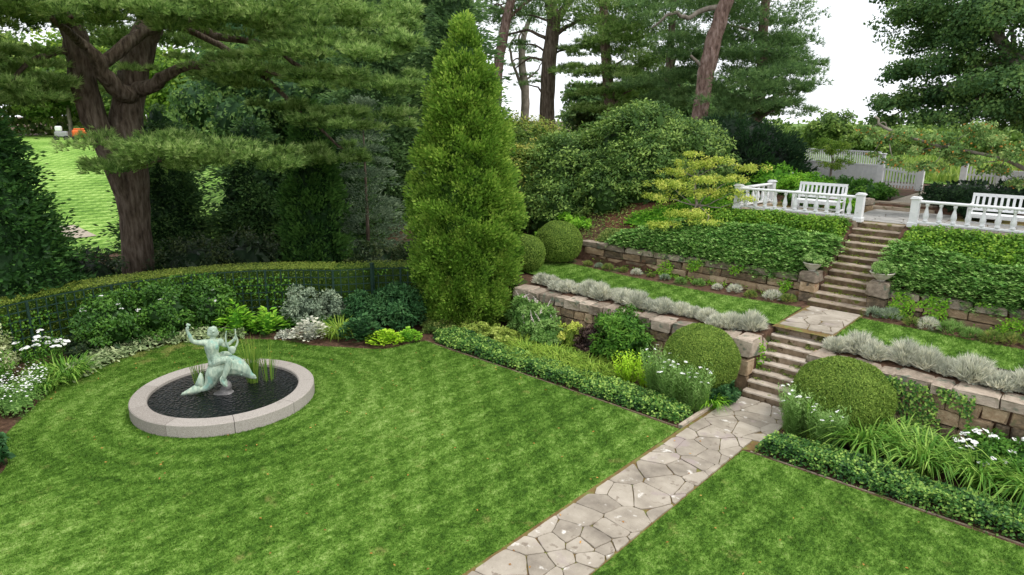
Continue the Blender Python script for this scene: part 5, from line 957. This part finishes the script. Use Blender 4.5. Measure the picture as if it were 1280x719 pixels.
for row, side in ((lrow, 'left'), (rrow, 'right')):
    for i, (l, s, r) in enumerate(row):
        m_ = random.choice(['silverblue', 'thyme', 'silver', 'feather'] if not (side == 'right' and i < 2) else ['silverblue'])
        o = thing('cushion_plant', (LABL if side == 'left' else LABR)[i], 'plant', (l, s, 1.33), 0, f'cushion plants under the {side} upper wall'); lv = Leaves()
        n = 110; D = rnd(n); D[:, 2] = abs(D[:, 2]); lv.tufts(D*[r*.9, r*.9, r*.8], D+[0, 0, .6], 6, r*.7, .018, .5, rng.uniform(.1, 1, n)); lv.build('foliage', M[m_], o)
lv = Leaves(); n = 2600; P = np.c_[np.r_[rng.uniform(-12.9, -6, n//2), rng.uniform(-4, 2.5, n//2)], rng.uniform(17.7, 18.2, n)]; P = P[nse(P, 2.2, 5) > .05]
lv.quads(np.c_[P, 1.36+rng.uniform(0, .1, len(P))], rnd(len(P)), rnd(len(P))*.5+[0, 0, 1], .06, .035, rng.uniform(0, 1, len(P))); tag(lv.build('low_seedlings', M['bright']), 'scattered seedlings in the bare strips under the upper walls', kind='stuff')

# ------------------------------------------------------------ balustrades, benches, fence, bowls
BP = [(.064, 0), (.064, .05), (.045, .06), (.07, .13), (.072, .18), (.054, .27), (.032, .36), (.029, .41), (.042, .43), (.05, .45), (.05, .50)]
bal_me = MB().lathe(BP, n=10).mesh('baluster', M['white'], True)
def balustrade(label, pts, posts, step=.30):
    root = thing('balustrade', label, 'balustrade', (*pts[0], 3.2))
    o0 = np.array(pts[0])
    for a, b_ in zip(pts[:-1], pts[1:]):
        a = np.array(a)-o0; b_ = np.array(b_)-o0; L_ = np.linalg.norm(b_-a); u = (b_-a)/L_; az = math.atan2(u[1], u[0])
        MB().box(.09, L_-.09, -.06, .06, .14, .20, .012).build('bottom_rail', M['white'], root, loc=(*a, 0), rot=(0, 0, az))
        MB().box(.09, L_-.09, -.075, .075, .70, .77, .02).build('handrail', M['white'], root, loc=(*a, 0), rot=(0, 0, az))
        k = int((L_-.3)/step)
        for i in range(k):
            q = a+u*((i+.5)*(L_-.24)/k+.12); link('baluster', bal_me, root, loc=(*q, .2))
        MB().box(.0, L_, -.13, .13, -.15, .085, .02).build('stone_base', M['stepstone'], root, loc=(*a, 0), rot=(0, 0, az))
    for (l, s) in posts:
        MB().box(-.1, .1, -.1, .1, .03, .79, .008).box(-.125, .125, -.125, .125, .03, .16, .012).box(-.13, .13, -.13, .13, .79, .83, .012).box(-.11, .11, -.11, .11, .83, .86, .02).build('post', M['white'], root, loc=(l-o0[0], s-o0[1], 0))
balustrade('white balustrade with turned balusters left of the upper steps, in front of the smaller bench', [(-5.46, 20.85), (-9.1, 20.85), (-8.95, 23.2)], [(-5.46, 20.85), (-9.1, 20.85), (-8.95, 23.2)])
balustrade('white balustrade with turned balusters right of the upper steps, running out of the picture', [(-4.08, 20.9), (2.3, 20.9)], [(-4.08, 20.9), (2.3, 20.9)], .315)
def bench(label, c, W, rz=0):
    root = thing('garden_bench', label, 'bench', c, rz); w = M['white']
    for k in range(4): MB().box(-W/2+.04, W/2-.04, -.26+k*.125, -.165+k*.125, .40, .425, .004).build('seat_slat', w, root)
    MB().box(-W/2+.05, W/2-.05, -.27, -.235, .32, .395, .004).build('front_rail', w, root)
    for sx in (-1, 1):
        x = sx*(W/2-.03)
        MB().box(x-.03, x+.03, -.29, -.235, 0, .62, .005).build('leg', w, root); MB().bar((x, .24, 0), (x, .25, .45), .06, .055).bar((x, .25, .44), (x, .33, .90), .06, .05).build('leg', w, root)
        MB().box(x-.035, x+.035, -.31, .27, .625, .66, .006).build('armrest', w, root); MB().box(x-.02, x+.02, -.23, .22, .14, .19).build('side_rail', w, root)
    MB().box(-W/2+.06, W/2-.06, -.02, .02, .14, .19).build('stretcher', w, root)
    MB().bar((-W/2+.0, .325, .89), (W/2, .325, .89), .05, .08).build('top_rail', w, root); MB().bar((-W/2+.06, .262, .50), (W/2-.06, .262, .50), .035, .06).build('back_rail', w, root)
    n = max(8, int(W/.142)); me = MB().bar((0, .27, .52), (0, .32, .86), .062, .016).mesh('back_slat', w)
    for k in range(n): link('back_slat', me, root, loc=(-W/2+.06+(W-.12)*(k+.5)/n, 0, 0))
    return root
bench('white slatted garden bench behind the left balustrade', (-6.86, 21.62, 3.25), 1.42)
bench('longer white slatted garden bench behind the right balustrade', (-1.95, 21.62, 3.25), 2.0)
fen = thing('picket_fence', 'tall white fence with solid lower boards and pickets above, left of the gate opening', 'fence', (-7.4, 30.5, 3.4))
W = M['white']; Lp = 3.7; azf = math.atan2(1.3, -3.45)
def FB(o, name, az, loc=(0, 0, 0)): return o.build(name, W, fen, rot=(0, 0, az), loc=loc)
for k in range(17): FB(MB().box(.12+k*.215, .12+k*.215+.208, -.02, .02, .02, .88, .006), 'board', azf)
FB(MB().box(.08, Lp+.1, -.04, .04, .88, .95, .005), 'rail', azf); FB(MB().box(.08, Lp+.1, -.035, .035, 1.42, 1.47, .005), 'rail', azf)
me = MB().box(-.022, .022, -.015, .015, .94, 1.43).mesh('picket', W)
for k in range(34): x = .16+k*.108; link('picket', me, fen, loc=(math.cos(azf)*x, math.sin(azf)*x, 0), rot=(0, 0, azf))
for l, s, h in ((0, 0, 1.36), (1.47, 0, .98)): MB().box(-.11, .11, -.11, .11, 0, h, .008).box(-.14, .14, -.14, .14, h, h+.05, .015).build('post', W, fen, loc=(l, s, 0))
for k in range(11):
    f = (k+.5)/11; h = 1.25-.5*(1-(1-f)**2); MB().box(-.03, .03, -.012, .012, .06, h).build('picket', W, fen, loc=(.11+f*1.25, 0, 0))
MB().bar((.1, .03, .2), (1.4, .03, .2), .03, .07).bar((.1, .03, .8), (1.4, .03, .62), .03, .07).build('rail', W, fen)
fen = thing('picket_fence', 'white picket fence and boards right of the gate opening, under the fruit tree', 'fence', (-4.75, 32, 3.42))
for x, h in ((0, 1.12), (1.2, .95), (3.6, .98)): MB().box(x-.11, x+.11, -.11, .11, 0, h, .008).box(x-.14, x+.14, -.14, .14, h, h+.05, .015).build('post', W, fen)
for k in range(8): MB().box(-.03, .03, -.012, .012, .06, .95-.2*math.sin(k/7*3.14)).build('picket', W, fen, loc=(.16+(k+.5)*.117, 0, 0))
MB().bar((.1, .03, .2), (1.1, .03, .2), .03, .07).bar((.1, .03, .62), (1.1, .03, .62), .03, .07).build('rail', W, fen)
for k in range(10): MB().box(1.32+k*.22, 1.32+k*.22+.212, -.02, .02, .03, .85, .005).build('board', W, fen)
for (l, s, z, lab, r) in ((-5.75, 18.28, 2.15, 'left', .23), (-4.06, 18.26, 2.16, 'right', .27)):
    bw = MB().lathe([(.10, 0), (.09, .03), (r*.55, .06), (r*.88, .14), (r, .2), (r*1.06, .205), (r*1.06, .225), (r*.94, .225), (r*.9, .18)], n=20).mesh('planter_bowl', M['bowl'], True)
    tag(link('planter_bowl', bw, None, loc=(l, s, z)), f'round stone bowl planter standing on the {lab} pier', 'planter')
    o = thing('bowl_plant', f'soft green plant filling the bowl on the {lab} pier', 'plant', (l, s, z+.19)); lv = Leaves(); blob_leaves(lv, (0, 0, .1), (r*1.15, r*1.15, .17), 900, .05, .03, K=22, cr=.25, tone=(.3, 1), corek=.6); lv.build('foliage', M['feather'], o)
# small machines beyond the far lawn
cz = gz(-85, 22.9); c = thing('mower_trailer', 'small orange machine standing at the far edge of the lawn', 'mower', (-84.9, 23.2, cz), rad(70))
MB().box(-.75, .75, -.5, .5, .35, 1.15, .12).build('body', M['orange'], c); MB().box(-.6, .6, -.4, .4, 1.15, 1.3, .06).build('lid', M['orange'], c)
for sx in (-.5, .5):
    for sy in (-.55, .55): MB().tube([(sx, sy-.07, .28, .28), (sx, sy+.07, .28, .28)], 14).build('wheel', M['tyre'], c)
MB().bar((.7, 0, .45), (1.4, 0, .35), .08, .08).build('drawbar', M['grey'], c)
c = thing('utility_vehicle', 'small grey machine beside the orange one on the far lawn', 'vehicle', (-85.3, 21.5, cz), rad(70))
MB().box(-.6, .6, -.5, .5, .4, 1.0, .1).build('body', M['grey'], c); MB().box(-.5, .1, -.45, .45, 1.0, 1.55, .1).build('cab', M['white'], c)
for sx in (-.45, .45): MB().tube([(sx, -.58, .28, .28), (sx, -.45, .28, .28)], 14).build('wheel', M['tyre'], c)
c = thing('mower_trailer', 'red machine glimpsed right of the pine trunk above its bough', 'mower', (-80, 31.0, gz(-80, 31)+.6), rad(70))
MB().box(-.75, .6, -.5, .5, .5, 1.1, .12).build('body', M['orange'], c); MB().box(.2, .8, -.4, .4, .9, 1.5, .1).build('cab', M['tyre'], c)
for sx in (-.5, .5): MB().tube([(sx, -.6, .28, .28), (sx, -.45, .28, .28)], 14).build('wheel', M['tyre'], c)
#--BEDS2--
# ------------------------------------------------------------ flower beds
def head_mesh(mat, r, n=9, dome=.6):
    b_ = MB(); V = []
    for k in range(n):
        a = random.uniform(0, 6.28); q = random.uniform(0, 1)**.5*r*.8; c = Vector((math.cos(a)*q, math.sin(a)*q, (1-(q/r)**2)*r*dome)); s_ = r*.42
        u = Vector((random.uniform(-.4, .4), random.uniform(-.4, .4), 1)).normalized(); t_ = u.orthogonal().normalized(); w_ = u.cross(t_)
        b_.add([c-u*s_*.3]+[c+(t_*math.cos(g)+w_*math.sin(g))*s_+u*s_*.1*(i % 2) for i, g in enumerate([j*math.pi/3 for j in range(6)])]+[c+u*s_*.35], [(7, 1+i, 1+(i+1) % 6) for i in range(6)]+[(0, 1+(i+1) % 6, 1+i) for i in range(6)])
    return b_.mesh('flower_head', mat)
def daisy_mesh(mat, r):
    b_ = MB(); n = 8
    for i in range(n):
        a = 2*math.pi*i/n; w_ = .33; b_.add([(0, 0, 0), (math.cos(a-w_)*r*.7, math.sin(a-w_)*r*.7, r*.12), (math.cos(a)*r, math.sin(a)*r, r*.05), (math.cos(a+w_)*r*.7, math.sin(a+w_)*r*.7, r*.12)], [(0, 1, 2, 3)])
    return b_.mesh('flower_head', mat)
HEADS = [head_mesh(M['petal'], .085) for _ in range(3)]; SMALL = [head_mesh(M['petal'], .05, 6) for _ in range(2)]; DAISY = [daisy_mesh(M['petal'], .05) for _ in range(2)]; PINK = [head_mesh(M['petal_pink'], .05, 6)]
def spire_mesh():
    b_ = MB()
    for k in range(14):
        z = k*.022; a = k*2.4; r = .028*(1-k/18); b_.add([(0, 0, z), (math.cos(a)*r*1.5, math.sin(a)*r*1.5, z+.012), (math.cos(a+.8)*r, math.sin(a+.8)*r, z+.03), (math.cos(a-.8)*r, math.sin(a-.8)*r, z+.026)], [(0, 1, 2), (0, 3, 1), (1, 3, 2)])
    return b_.mesh('flower_spike', M['petal_pink'])
SPIRE = [spire_mesh()]
def flowers(parent, pts, kinds, tilt=.3, sc=1):
    for p in pts: link(random.choice(kinds).name.split('.')[0], random.choice(kinds), parent, loc=p, rot=(random.uniform(-tilt, tilt)+.15, random.uniform(-tilt, tilt), random.uniform(0, 6)), scale=(sc*random.uniform(.8, 1.2),)*3)
def dome_pts(n, r, lo=.3, front=True):
    o = []
    while len(o) < n:
        d = rnd(1)[0]
        if d[2] < lo: continue
        o.append((d[0]*r[0], d[1]*r[1], d[2]*r[2]+r[2]*.35))
    return o
def stemplant(lv, c, r, h, ns, L, W, tone=(.2, .9), lean=.25, m_=14, spread=.9):
    """upright stems clothed in leaves"""
    a = rng.uniform(0, 2*math.pi, ns); q = np.sqrt(rng.uniform(0, 1, ns))*r; B0 = np.c_[np.cos(a)*q*.6, np.sin(a)*q*.6, np.zeros(ns)]+c; H_ = h*rng.uniform(.7, 1.05, ns)
    Tp = B0+np.c_[np.cos(a)*lean*q/r*h, np.sin(a)*lean*q/r*h, H_]
    for k in range(m_):
        f = (k+1)/m_; P = B0+(Tp-B0)*f; az = rng.uniform(0, 2*math.pi, ns); T = np.c_[np.cos(az)*spread, np.sin(az)*spread, np.full(ns, .55)]
        lv.quads(P, T, rnd(ns)*.4+[0, 0, 1], L*(1.1-.5*f)*rng.uniform(.7, 1.2, ns), W, rng.uniform(*tone, ns)*.75+f*.25)
    V = np.stack([B0-[.004, 0, 0], B0+[.004, 0, 0], Tp], 1).reshape(-1, 3); lv.mesh(V, F3=np.arange(3*ns).reshape(ns, 3), tone=.3); return Tp
def plant(name, label, c, group=None, cat='plant'): return thing(name, label, cat, c, random.uniform(0, 6), group)
def simple(name, label, l, s, r, h, n, L, W, mat, K=30, cr=.28, z=0, cat='plant', tone=(.1, .95), group=None, corek=.75, **k):
    o = plant(name, label, (l, s, z), group, cat); o.rotation_euler = (0, 0, 0); lv = Leaves(); blob_leaves(lv, (0, 0, h*.42), (r, r, h*.55), n, L, W, K=K, cr=cr, tone=tone, corek=corek, low=-.5, **k); lv.build('foliage', M[mat], o); return o
def stems(name, label, l, s, r, h, ns, L, W, mat, fl=None, nf=0, z=0, sc=1, **k):
    o = plant(name, label, (l, s, z)); o.rotation_euler = (0, 0, 0); lv = Leaves(); Tp = stemplant(lv, np.zeros(3), r, h, ns, L, W, **k); lv.build('foliage', M[mat], o)
    if nf: flowers(o, [tuple(Tp[i]) for i in rng.permutation(ns)[:nf]], fl, sc=sc)
    return o
def strap(name, label, l, s, r, L_, n, mat='strap', W=.028, lean=(.3, 1.1), droop=(.25, .9), z=0):
    o = plant(name, label, (l, s, z)); lv = Leaves(); blade_clump(lv, (0, 0, 0), n, r, L_, W, lean, droop, (.1, .95)); lv.build('foliage', M[mat], o); return o
# right bed, between the ivy edging and the lower wall
for l, s, r, L_, lab in ((-2.7, 12.8, .2, 1.05, 'arching strap-leaved clump nearest the right clipped ball'), (-2.2, 13.25, .18, .95, 'arching strap-leaved clump behind the first one, right of the ball'), (-1.75, 12.8, .22, 1.1, 'largest arching strap-leaved clump in the middle of the right bed'), (-.95, 12.85, .2, 1.05, 'arching strap-leaved clump third along the right bed'), (-.2, 12.8, .22, 1.1, 'arching strap-leaved clump at the right edge of the bed'), (.6, 12.8, .2, 1.0, 'arching strap-leaved clump outside the right edge')):
    strap('daylily_clump', lab, l, s, r, L_, 330, lean=(.1, 1.0), droop=(.25, .95))
stems('cosmos', 'feathery plant with white flowers beside the path, left of the right clipped ball', -3.95, 12.75, .36, .95, 150, .12, .018, 'feather', DAISY+SMALL, 16, sc=.8, m_=26)
stems('cosmos', 'feathery plant with a few white flowers in front of the right clipped ball', -3.35, 12.6, .36, .85, 140, .12, .018, 'feather', DAISY+SMALL, 11, sc=.8, m_=26)
strap('iris_leaves', 'upright sword leaves between the feathery plants right of the path', -3.62, 12.85, .16, .95, 70, 'bright', .022, (0, .3), (0, .2))
strap('iris_leaves', 'short upright green leaves at the path corner by the right ivy', -4.02, 12.95, .14, .55, 50, 'grassy', .018, (0, .5), (0, .4))
for l, s, r, h, nf, lab in ((-1.0, 13.4, .5, .8, 24, 'white flowering bush at the right edge behind the strap leaves'), (-.35, 13.5, .5, .85, 24, 'white flowering bush at the very right edge of the bed'), (.4, 13.4, .5, .85, 12, 'white flowering bush just outside the right edge')):
    o = simple('white_phlox', lab, l, s, r, h, 2200, .08, .04, 'green'); flowers(o, dome_pts(nf, (r, r, h*.72)), HEADS, sc=.75)
simple('low_bush', 'low green plant between the strap leaves and the lower wall', -2.0, 13.55, .4, .5, 1500, .08, .04, 'feather')
# left bed below the lower wall
stems('cosmos', 'feathery white-flowered plant in front of the left clipped ball', -6.45, 12.35, .32, 1.0, 140, .13, .018, 'feather', DAISY+SMALL, 15, m_=26, sc=.8)
stems('cosmos', 'white-flowered plant at the right end of the left bed by the path', -5.98, 12.4, .3, .95, 130, .13, .018, 'feather', DAISY+SMALL, 15, m_=24, sc=.8)
stems('cosmos', 'feathery pale plant left of the left clipped ball', -6.95, 12.55, .28, 1.1, 120, .13, .018, 'feather', DAISY+SMALL, 6, m_=26, sc=.8)
strap('iris_leaves', 'upright sword leaves among the white flowers before the left ball', -6.3, 12.5, .15, 1.0, 60, 'bright', .022, (0, .3), (0, .2))
simple('leafy_plant', 'dark green leafy plant at the foot of the lower steps', -5.72, 13.2, .32, .55, 1700, .08, .04, 'dgreen'); strap('daylily_clump', 'small strap-leaved clump beside the foot of the lower steps', -5.78, 12.75, .14, .6, 90, 'bright')
stems('lime_plant', 'lime-yellow upright plant left of the feathery pale plant', -7.85, 12.72, .36, .72, 60, .11, .04, 'lime'); stems('lime_plant', 'second lime-yellow plant nearest the clipped ball', -7.4, 12.8, .24, .62, 40, .10, .04, 'lime')
for i, (l, s, r, L_) in enumerate(((-8.5, 12.45, .3, .55), (-9.0, 12.7, .3, .6), (-9.5, 12.45, .32, .6), (-10.1, 12.7, .3, .6), (-10.6, 12.4, .3, .58), (-11.1, 12.75, .28, .55))):
    strap('grass_clump', ['soft light green grass clump nearest the lime plant', 'second grass clump from the lime plant, set back', 'third grass clump from the lime plant, at the ivy', 'fourth grass clump from the lime plant, set back', 'fifth grass clump along the ivy', 'grass clump beside the pale sedums'][i], l, s, r, L_, 330, 'grassy', .02, (.5, 1.2), (.4, 1.0))
for i, (l, s) in enumerate(((-11.7, 12.75), (-12.3, 12.9), (-12.9, 12.75))): simple('sedum', ['pale green sedum nearest the grass clumps', 'pale green sedum in the middle of its patch', 'pale green sedum nearest the big arborvitae'][i], l, s, .36, .38, 1300, .07, .05, 'sedum', K=26)
for l, s, lab, nf in ((-11.2, 13.55, 'bush with white flower spikes below the left end of the wall', 9), (-12.1, 13.9, 'tall bush with white flower spikes against the arborvitae', 12)):
    o = simple('spike_flower_bush', lab, l, s, .52, 1.15, 3000, .1, .035, 'feather'); flowers(o, dome_pts(nf, (.5, .5, .85), .2), SPIRE, .9, 1)
simple('yellow_leaf_bush', 'small bush with yellowing leaves before the lower wall', -10.1, 13.5, .36, .9, 2000, .08, .04, 'yellow', K=26, corek=.6); simple('purple_leaf_bush', 'dark purple-brown bush against the lower wall', -9.5, 13.65, .44, .85, 2400, .07, .05, 'purple')
o = simple('large_green_bush', 'large loose green bush against the middle of the lower wall', -8.65, 13.7, .68, 1.5, 4600, .12, .045, 'green', K=44); simple('leafy_plant', 'mid green leafy plant before the white spike bush', -10.7, 13.3, .4, .75, 2000, .09, .05, 'feather')
# curved bed round the fountain lawn
for l, s, r, h, lab, nf in ((-19.0, 5.2, .85, 1.6, 'rose bush against the trellis, left of three, white blooms', 5), (-19.15, 6.6, .9, 1.65, 'rose bush against the trellis, middle of three, white blooms', 5), (-18.9, 7.75, .75, 1.5, 'rose bush against the trellis, right of three, few blooms', 2)):
    o = simple('rose_bush', lab, l, s, r, h, 4200, .1, .055, 'peony', K=46); flowers(o, dome_pts(nf, (r*.95, r*.95, h*.68), .35), HEADS, sc=.8)
o = simple('brown_stemmed_bush', 'thin brownish bush between the phlox and the rose bushes', -18.7, 4.3, .45, .7, 1200, .07, .035, 'rhodo_dark', corek=.4)
for l, s, r, h, nf, lab in ((-18.35, 3.55, .5, .95, 13, 'tall phlox with flat white flower heads in the left bed'), (-17.5, 2.4, .4, .85, 7, 'white phlox left of the tall one, closer to the picture edge')):
    o = plant('white_phlox', lab, (l, s, 0)); o.rotation_euler = (0, 0, 0); lv = Leaves(); Tp = stemplant(lv, np.zeros(3), r, h, 60, .12, .035, m_=16); lv.build('foliage', M['green'], o); flowers(o, [tuple(Tp[i]) for i in range(nf)], HEADS, sc=1.2)
for l_, s_, lab in ((-15.2, 18.6, 'small fern behind the clipped ball on the slope'), (-14.0, 19.0, 'bright fern on the slope right of the clipped ball'), (-14.7, 19.2, 'low fern in front of the rhododendrons')):
    simple('fern', lab, l_, s_, .38, .45, 700, .14, .04, 'bright', z=gz(l_, s_), corek=.4, K=18)
cover('low_leaves', 'low mixed plants on the slope above the far end of the upper wall', [(-14.6, 18.3), (-13.2, 18.5), (-12.7, 19.3), (-12.4, 20.4), (-13.6, 20.6), (-14.8, 19.6)], .16, 1100, .09, .04, 'thyme', lump=.9, base=False)
strap('grass_clump', 'arching green grass clump at the edge of the left bed', -17.5, 3.75, .32, .8, 300, 'strap', .025)
strap('grass_clump', 'arching grass clump beside the tiny white flowers', -17.1, 3.2, .25, .65, 180, 'strap', .025)
simple('variegated_shrub', 'white-edged variegated shrub at the left picture edge', -18.7, 2.3, .75, 1.5, 3600, .11, .05, 'varieg', K=40, cat='shrub')
simple('leafy_plant', 'light green fine plant at the left picture edge', -16.6, 1.5, .5, .8, 2400, .07, .03, 'feather'); o = simple('dark_leaf_plant', 'dark broad-leaved plant in the lower left corner of the bed', -13.95, 1.35, .5, .75, 1500, .14, .1, 'dgreen', K=26); flowers(o, dome_pts(3, (.4, .4, .5)), PINK, sc=.8)
simple('dark_leaf_plant', 'dark broad-leaved plant behind the one in the lower left corner', -14.9, 1.3, .5, .65, 1400, .13, .09, 'peony', K=26); simple('leafy_plant', 'feathery light plant between the dark leaves and the tiny white flowers', -15.7, 1.7, .5, .6, 1800, .07, .025, 'feather')
def broad(label, l, s, r, h, ns, L, W, mat):
    o = plant('broadleaf_clump', label, (l, s, 0)); lv = Leaves(); a = rng.uniform(0, 6.28, ns); q = np.sqrt(rng.uniform(0, 1, ns)); z = h*(1-q*.75)*rng.uniform(.5, 1, ns)
    lv.quads(np.c_[np.cos(a)*q*r, np.sin(a)*q*r, z], np.c_[np.cos(a), np.sin(a), np.full(ns, .35)]+rnd(ns)*.3, rnd(ns)*.3+[0, 0, 1], L*rng.uniform(.7, 1.1, ns), W, rng.uniform(.2, 1, ns)); lv.core((0, 0, h*.3), (r*.6, r*.6, h*.4), k=.8); lv.build('foliage', M[mat], o); return o
broad('tall bright broad-leaved clump behind the statue', -18.0, 8.1, .45, 1.1, 170, .26, .11, 'bright'); broad('bright broad-leaved clump right of the statue and the reeds', -17.4, 8.75, .42, .85, 150, .24, .11, 'bright')
simple('silver_shrub', 'tall blue-silver shrub against the trellis', -17.4, 9.95, .55, 1.25, 1900, .1, .04, 'silverblue', corek=.5, K=34, cat='shrub'); simple('silver_shrub', 'blue-silver shrub right of the tall one', -16.95, 10.7, .42, 1.05, 1400, .1, .04, 'silverblue', corek=.5, K=26, cat='shrub')
broad('pale silver broad-leaved clump at the edge of the curved lawn', -16.05, 9.3, .5, .72, 330, .15, .09, 'silver'); simple('silver_shrub', 'tiny silver mat plant at the lawn edge left of the pale clump', -16.65, 8.85, .26, .2, 350, .07, .03, 'silver', corek=.5, cat='shrub')
strap('grass_clump', 'narrow arching grass clump right of the pale silver leaves', -15.7, 9.95, .3, .7, 330, 'grassy', .018); broad('dark green lobed-leaf clump at the edge of the curved lawn', -15.05, 10.3, .6, .78, 420, .16, .12, 'dgreen')
broad('lime green low plant at the edge of the curved lawn', -14.3, 10.55, .5, .42, 420, .11, .09, 'lime'); broad('bright green low plant right of the lime one', -14.0, 11.1, .36, .38, 240, .11, .09, 'bright')
simple('large_green_bush', 'large loose bush in the corner between the hedge and the arborvitae', -15.2, 11.75, .8, 1.25, 5200, .13, .05, 'dgreen', K=50); simple('large_green_bush', 'green bush left of the corner bush, before the trellis', -16.1, 11.1, .5, 1.0, 2800, .11, .045, 'dgreen', K=36)
simple('lacy_bush', 'low grey-green lacy plant at the foot of the arborvitae', -14.0, 12.2, .45, .35, 1200, .08, .03, 'thyme'); simple('leafy_plant', 'small yellow-green plant at the foot of the arborvitae', -13.2, 12.75, .35, .35, 900, .08, .05, 'sedum')
# plants on the upper terrace
for l, s, r, h, mat, lab, nf in ((-9.9, 26.0, 1.2, 1.0, 'bright', 'hydrangea bush with two white flower heads behind the left balustrade', 3), (-8.6, 25.4, .9, .8, 'bright', 'low bright bush between the hydrangea and the small wall', 0), (-7.6, 26.6, 1.0, .65, 'green', 'low dark bush above the dry stone wall, left part', 0), (-6.6, 26.0, .8, .6, 'green', 'low dark bush above the dry stone wall, right part', 0), (-6.4, 22.9, .45, .42, 'bright', 'small ferny bush on the paving right of the left bench', 0), (-7.9, 23.6, .7, .6, 'green', 'green bush right behind the left bench', 0), (-9.9, 22.4, .7, .8, 'green', 'dark bush behind the balustrade corner', 0)):
    o = simple('green_shrub', lab, l, s, r, h, 2200, .11, .055, mat, z=gz(l, s), cat='shrub', corek=.85)
    if nf: flowers(o, dome_pts(nf, (r*.8, r*.8, h*.62), .5), HEADS, sc=1.2)
for l, s, r, h, lab in ((-3.6, 25.6, 1.3, .95, 'spreading dark yew left of the right bench, beside the gate path'), (-2.0, 26.0, 1.3, 1.1, 'spreading dark yew behind the right bench'), (-.3, 25.8, 1.3, 1.2, 'spreading dark yew at the right edge behind the bench'), (-2.9, 24.0, .7, .6, 'low dark shrub between the right bench and the yews')):
    simple('yew_bush', lab, l, s, r, h, 4200, .1, .035, 'yew', z=3.3, cat='shrub', corek=.88, K=60, cr=.2)
lv = Leaves(); P = rng.uniform([-11, 35.0], [1, 52], (6500, 2)); lv.blades(np.c_[P, np.full(len(P), 3.4)], rng.uniform(0, 6.28, len(P)), rng.uniform(.5, 1.0, len(P)), .08, rng.uniform(0, .6, len(P)), rng.uniform(0, .5, len(P)), rng.uniform(.1, 1, len(P))); tag(lv.build('meadow', M['meadow']), 'tall yellow-green meadow growth beyond the gate opening', kind='stuff')
#--B--
print('leaf triangles', TRI[0], 'objects', len(bpy.data.objects))
